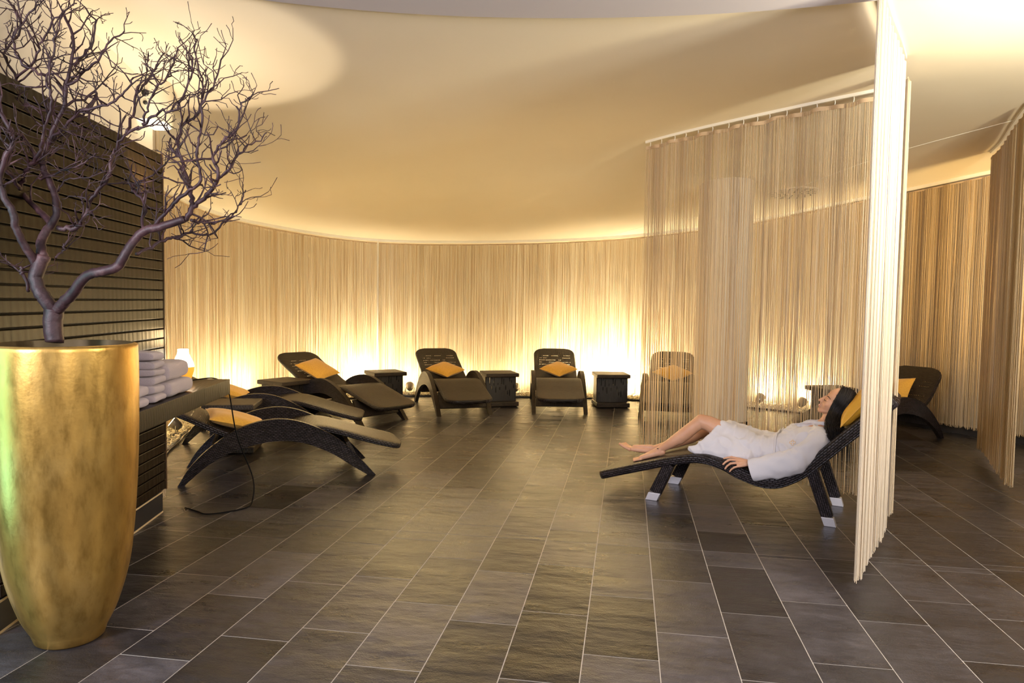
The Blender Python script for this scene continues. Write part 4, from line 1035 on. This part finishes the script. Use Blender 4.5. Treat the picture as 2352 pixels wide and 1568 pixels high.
    for s in (-1, 1):
        cap_rings(mb, hp(.050, s*.018, -.094), hp(-.012, s*.053, -.048), .015, .016)
        ellips(mb, hp(.045, s*.033, -.036), (u, f, l), (.027, .024, .024), 20, 12)
        ellips(mb, hp(.0615, s*.031, -.0135), (u, f, l), (.0105, .0115, .0165), 18, 12)
        cap_rings(mb, hp(.064, s*.014, .006), hp(.056, s*.036, .006), .0095, .0075)
        cap_rings(mb, hp(.080, s*.0085, -.046), hp(.079, s*.0085, -.044), .0075, .0075)
        cap_rings(mb, hp(-.012, s*.070, -.002), hp(-.010, s*.071, -.032), .0105, .008, flat=(l, .6))
    cap_rings(mb, hp(.072, 0, .002), hp(.088, 0, -.030), .0085, .009); cap_rings(mb, hp(.088, 0, -.030), hp(.092, 0, -.041), .0095, .0105)
    cap_rings(mb, hp(.071, -.014, -.0625), hp(.071, .014, -.0625), .0085, .0085); cap_rings(mb, hp(.070, -.012, -.0745), hp(.070, .012, -.0745), .009, .009)
    body = fuse(mb, 'body', M_skin, t, .0032, 3)
    dg = bpy.context.evaluated_depsgraph_get()
    bb = BVHTree.FromPolygons([v.co.copy() for v in body.data.vertices], [tuple(p.vertices) for p in body.data.polygons])
    def on(bvh, p, d, lift=.001):
        r = bvh.ray_cast(Vector(p) - Vector(d).normalized()*.3, Vector(d).normalized())
        return (r[0] - Vector(d).normalized()*lift) if r[0] is not None else Vector(p)
    # lips, lashes, brows
    for s in (-1, 1):
        b = MB(); pp = [on(bb, hp(.09, s*(.016+.026*k/8), -.0185 - .0035*math.sin(math.pi*k/8)), -f, .0004) for k in range(9)]
        b.tube(pp, [.0010+.0016*math.sin(math.pi*(k+.8)/9.6) for k in range(9)], 6); b.build('eyelashes', M_brow, t)
        b = MB(); pp = [on(bb, hp(.09, s*(.014+.034*k/8), .0055 + .0055*math.sin(math.pi*(k+1.5)/10)), -f, .0003) for k in range(9)]
        b.tube(pp, [.0010+.0032*math.sin(math.pi*(k+2)/11) for k in range(9)], 6, flat=.6); b.build('eyebrow', M_brow, t)
    for z, r, w_ in ((-.0625, .0032, .0195), (-.0745, .0040, .0170)):
        b = MB(); pp = [on(bb, hp(.1, -w_+2*w_*k/12, z + (.0015 if z > -.07 else -.0012)*math.cos((k-6)/6*math.pi)*.6 + .0018*abs((k-6)/6)**2), -f, -.0006) for k in range(13)]
        b.tube(pp, [r*(.25+.75*math.sin(math.pi*(k+.7)/13.4)) for k in range(13)], 8); b.build('lip', M_lip, t)
    b = MB(); b.tube([on(bb, hp(.1, -.013+.026*k/8, -.0685), -f, .0004) for k in range(9)], .0022, 6); b.build('teeth', mat('teeth', (.85,.82,.78), .3), t)
    b = MB(); b.box((-.018, .137, .352), (.013, .003, .005)); b.build('ankle_tag', M_blackp, t, smooth=False)
    # robe ------------------------------------------------------------
    def fold(x, y, z):
        v = Vector((x, y, z)); a = mnoise.noise(Vector((x*11 + z*7, y*5, z*9 - x*3))); c = mnoise.noise(Vector((x*24 - z*16, y*9, z*20 + x*9)) + Vector((3, 1, 7)))
        rd = 1 - abs(mnoise.noise(Vector((x*9 + z*9, y*6, z*4 - x*6)) + Vector((9, 2, 1))))*2.2
        return .0085*a + .0045*c + .0105*max(0, rd)**3 - .004
    mb = MB()
    for y in (.185, .305, .425): chain(mb, [(.60,y,.413,.106), (.70,y,.402,.110), (.775,y,.398,.112), (.88,y,.450,.118), (1.01,y,.520,.090)], 24)
    for y in (.225, .385): ellips(mb, (.905, y, .520), (Vector((1,0,0)), Vector((0,1,0)), Vector((0,0,1))), (.090, .080, .075))
    chain(mb, [(1.07,.115,.552,.064), (1.04,.30,.548,.070), (1.07,.495,.552,.064)], 24)
    chain(mb, [(.62,.21,.42,.105), (.46,.205,.495,.088), (.425,.203,.505,.083)], 24)
    chain(mb, [(.62,.40,.42,.105), (.47,.415,.475,.085), (.44,.415,.480,.080)], 24)
    chain(mb, [(.62,.30,.42,.10), (.47,.31,.47,.07)], 20)
    hem = [(.408,.16,.545,.026), (.375,.115,.500,.022), (.330,.085,.452,.020), (.285,.068,.415,.018), (.235,.058,.388,.014)]
    for i in range(len(hem)-1):
        for k in range(3):
            a = Vector(hem[i][:3]).lerp(Vector(hem[i+1][:3]), k/3); r = hem[i][3]
            cap_rings(mb, a, (.62, .10, .375), r, .060, 14)
    cap_rings(mb, hem[-1][:3], (.60, .085, .345), .013, .035, 14)
    chain(mb, [(.285,.10,.392,.014), (.45,.12,.40,.035)])
    # collar
    for s in (-1, 1):
        chain(mb, [(1.135,.30+s*.055,.600,.014), (1.075,.30+s*.055,.628,.014), (.99,.30+s*.035,.622,.013), (.90,.30-s*.005,.598,.011)], 12)
    robe = fuse(mb, 'robe', M_robe, t, .0055, 5, fold)
    rb = BVHTree.FromPolygons([v.co.copy() for v in robe.data.vertices], [tuple(p.vertices) for p in robe.data.polygons])
    # sleeves
    def sleeve(fl):
        path = cat_rom([(1.085,.115,.552), (1.045,.068,.500), (.985,.030,.430), (.930,.010,.392), (.85,.002,.365), (.76,-.004,.335), (.668,-.006,.305)], 8); n = len(path)
        b = MB(); P = []
        for i, q in enumerate(path):
            tt = i/(n-1); a = path[max(0, i-1)]; c = path[min(n-1, i+1)]; T_ = (c-a).normalized(); up = Vector((0, 0, 1)); up = (up - T_*up.dot(T_)).normalized(); sd = T_.cross(up)
            ru = .060 + .012*math.sin(tt*math.pi) + .010*tt; rs = .060 - .020*tt; row = []
            for j in range(36):
                an = 2*math.pi*j/36; rr = 1 + .13*mnoise.noise(Vector((tt*11, math.cos(an)*1.7, math.sin(an)*1.7))) + .05*max(0, math.sin(tt*38 + 2.2*math.sin(an)))*math.exp(-((tt-.40)/.22)**2)*1.8
                row.append(q + up*ru*rr*math.sin(an) + sd*rs*rr*math.cos(an))
            P.append(row)
        P = [[Vector(fl(v)) for v in r] for r in P]
        b.grid(P, closed=True); o = b.build('sleeve', M_robe, t); so = o.modifiers.new('th', 'SOLIDIFY'); so.thickness = .006; so.offset = -1; o.modifiers.new('sub', 'SUBSURF').render_levels = 1
    sleeve(lambda v: v); sleeve(lambda v: (v[0], .61 - v[1], v[2] + .01))
    # belt, knot and ends
    def side(x, z, lift=.003): return on(rb, (x, -.2, z), (0, 1, -.25), lift)
    def top(x, y, lift=.003): return on(rb, (x, y, .9), (0, .0, -1), lift)
    b = MB(); ring = [side(.800, .435), side(.798, .455), side(.796, .475)] + [top(.795, y) for y in (.11, .16, .22, .30, .38, .45, .50)]
    b.tube(cat_rom(ring, 4), .016, 10, flat=.35); b.build('belt', M_robe, t)
    k = side(.768, .446, .012); b = MB()
    b.tube(cat_rom([k + Vector(d) for d in ((.016, 0, .004), (.008, -.012, .018), (-.014, -.010, .016), (-.020, -.004, -.004), (-.006, -.012, -.018), (.014, -.008, -.012), (.016, 0, .004))], 5), .0085, 10); ellips(b, k + Vector((0, -.006, 0)), (Vector((1,0,0)), Vector((0,1,0)), Vector((0,0,1))), (.014, .012, .014), 16, 10); b.build('belt_knot', M_robe, t)
    for pts in ([(.765,.445), (.752,.43), (.742,.415), (.735,.405)], [(.775,.44), (.765,.425), (.757,.41)]):
        b = MB(); b.tube(cat_rom([side(x, z, .004) for x, z in pts], 4), .012, 10, flat=.3); b.build('belt_end', M_robe, t)
    # gold four loop emblem on the chest
    b = MB(); pp = []; c0 = side(.912, .575, 0); nr = rb.find_nearest(c0)[1]; ex = Vector((1, 0, 0)); ex = (ex - nr*ex.dot(nr)).normalized(); ez = nr.cross(ex)
    for i in range(97):
        a = 2*math.pi*i/96; r = .0045 + .0145*abs(math.cos(2*a))**.6
        q = rb.find_nearest(c0 + ex*r*1.2*math.cos(a) + ez*r*1.0*math.sin(a)); pp.append(q[0] + q[1]*.0012)
    b.tube(pp, .0011, 6, cap=False); b.build('emblem', M_emb, t)
    # hair ------------------------------------------------------------
    mb = MB(); ellips(mb, hp(-.030, 0, .024), (u, f, l), (.098, .092, .083), 36, 24); ellips(mb, hp(-.045, .0, -.03), (u, f, l), (.075, .065, .074), 28, 18)
    mb2 = mb; cap_ = fuse(mb2, 'hair', M_hair, t, .005, 3, lambda x, y, z: .0012*math.sin(150*(x*.7+z*.7)+y*60))
    rng = random.Random(8); b = MB()
    for i in range(900):
        a = rng.uniform(-.15, 1.40)
        def on_cap(fa, up_): return hp(fa, .085*math.sqrt(max(.02, 1 - ((fa+.030)/.100)**2 - ((up_-.024)/.112)**2)) + .002, up_)
        fs = .030 - .105*max(0, a); st = hp(fs, rng.uniform(-.005, .03), .024 + .104*math.sqrt(max(.02, 1 - ((fs+.03)/.097)**2)))
        p1 = on_cap(.022 - .090*a, .060 + rng.uniform(-.01, .01) - .03*max(0, a-.6)); p2 = on_cap(.012 - .080*a, -.035); p2 = p2 + l*rng.uniform(-.003, .008)
        p3 = Vector((1.115 + .075*a + rng.gauss(0, .006), .165 + rng.gauss(0, .010), .665 - .01*a)); p4 = Vector((1.120 + .060*a + rng.gauss(0, .007), .115 + rng.gauss(0, .012), .618 + .01*a))
        tl = rng.uniform(-.6, 1.0); p5 = Vector((1.135 + .060*a + rng.gauss(0, .012) + .008*tl, .080 + rng.gauss(0, .014), .562 - .022*tl + .045*a))
        a = min(a, 1.15) if False else a; pts = cat_rom([st, p1, p2, p3, p4, p5], 5); w0 = rng.uniform(.0014, .0030); n = len(pts); wv = rng.uniform(0, 6)
        pts = [q + Vector((math.sin(j*.55+wv), math.cos(j*.5+wv), math.sin(j*.7+wv)))*.0022*(j/n) for j, q in enumerate(pts)]
        b.tube(pts, [w0*(1 - .75*(j/n)**2) for j in range(n)], 5)
    for i in range(120):
        a = rng.uniform(0, 1); st = hp(.035 - .10*a, rng.uniform(-.02, .03), .118 - .02*a); p1 = hp(-.02-.08*a, -.05, .08); p2 = hp(-.07, -.06, -.03); pts = cat_rom([st, p1, p2], 5); b.tube(pts, .003, 5)
    b.build('hair_strands', M_hair, cap_)
person()
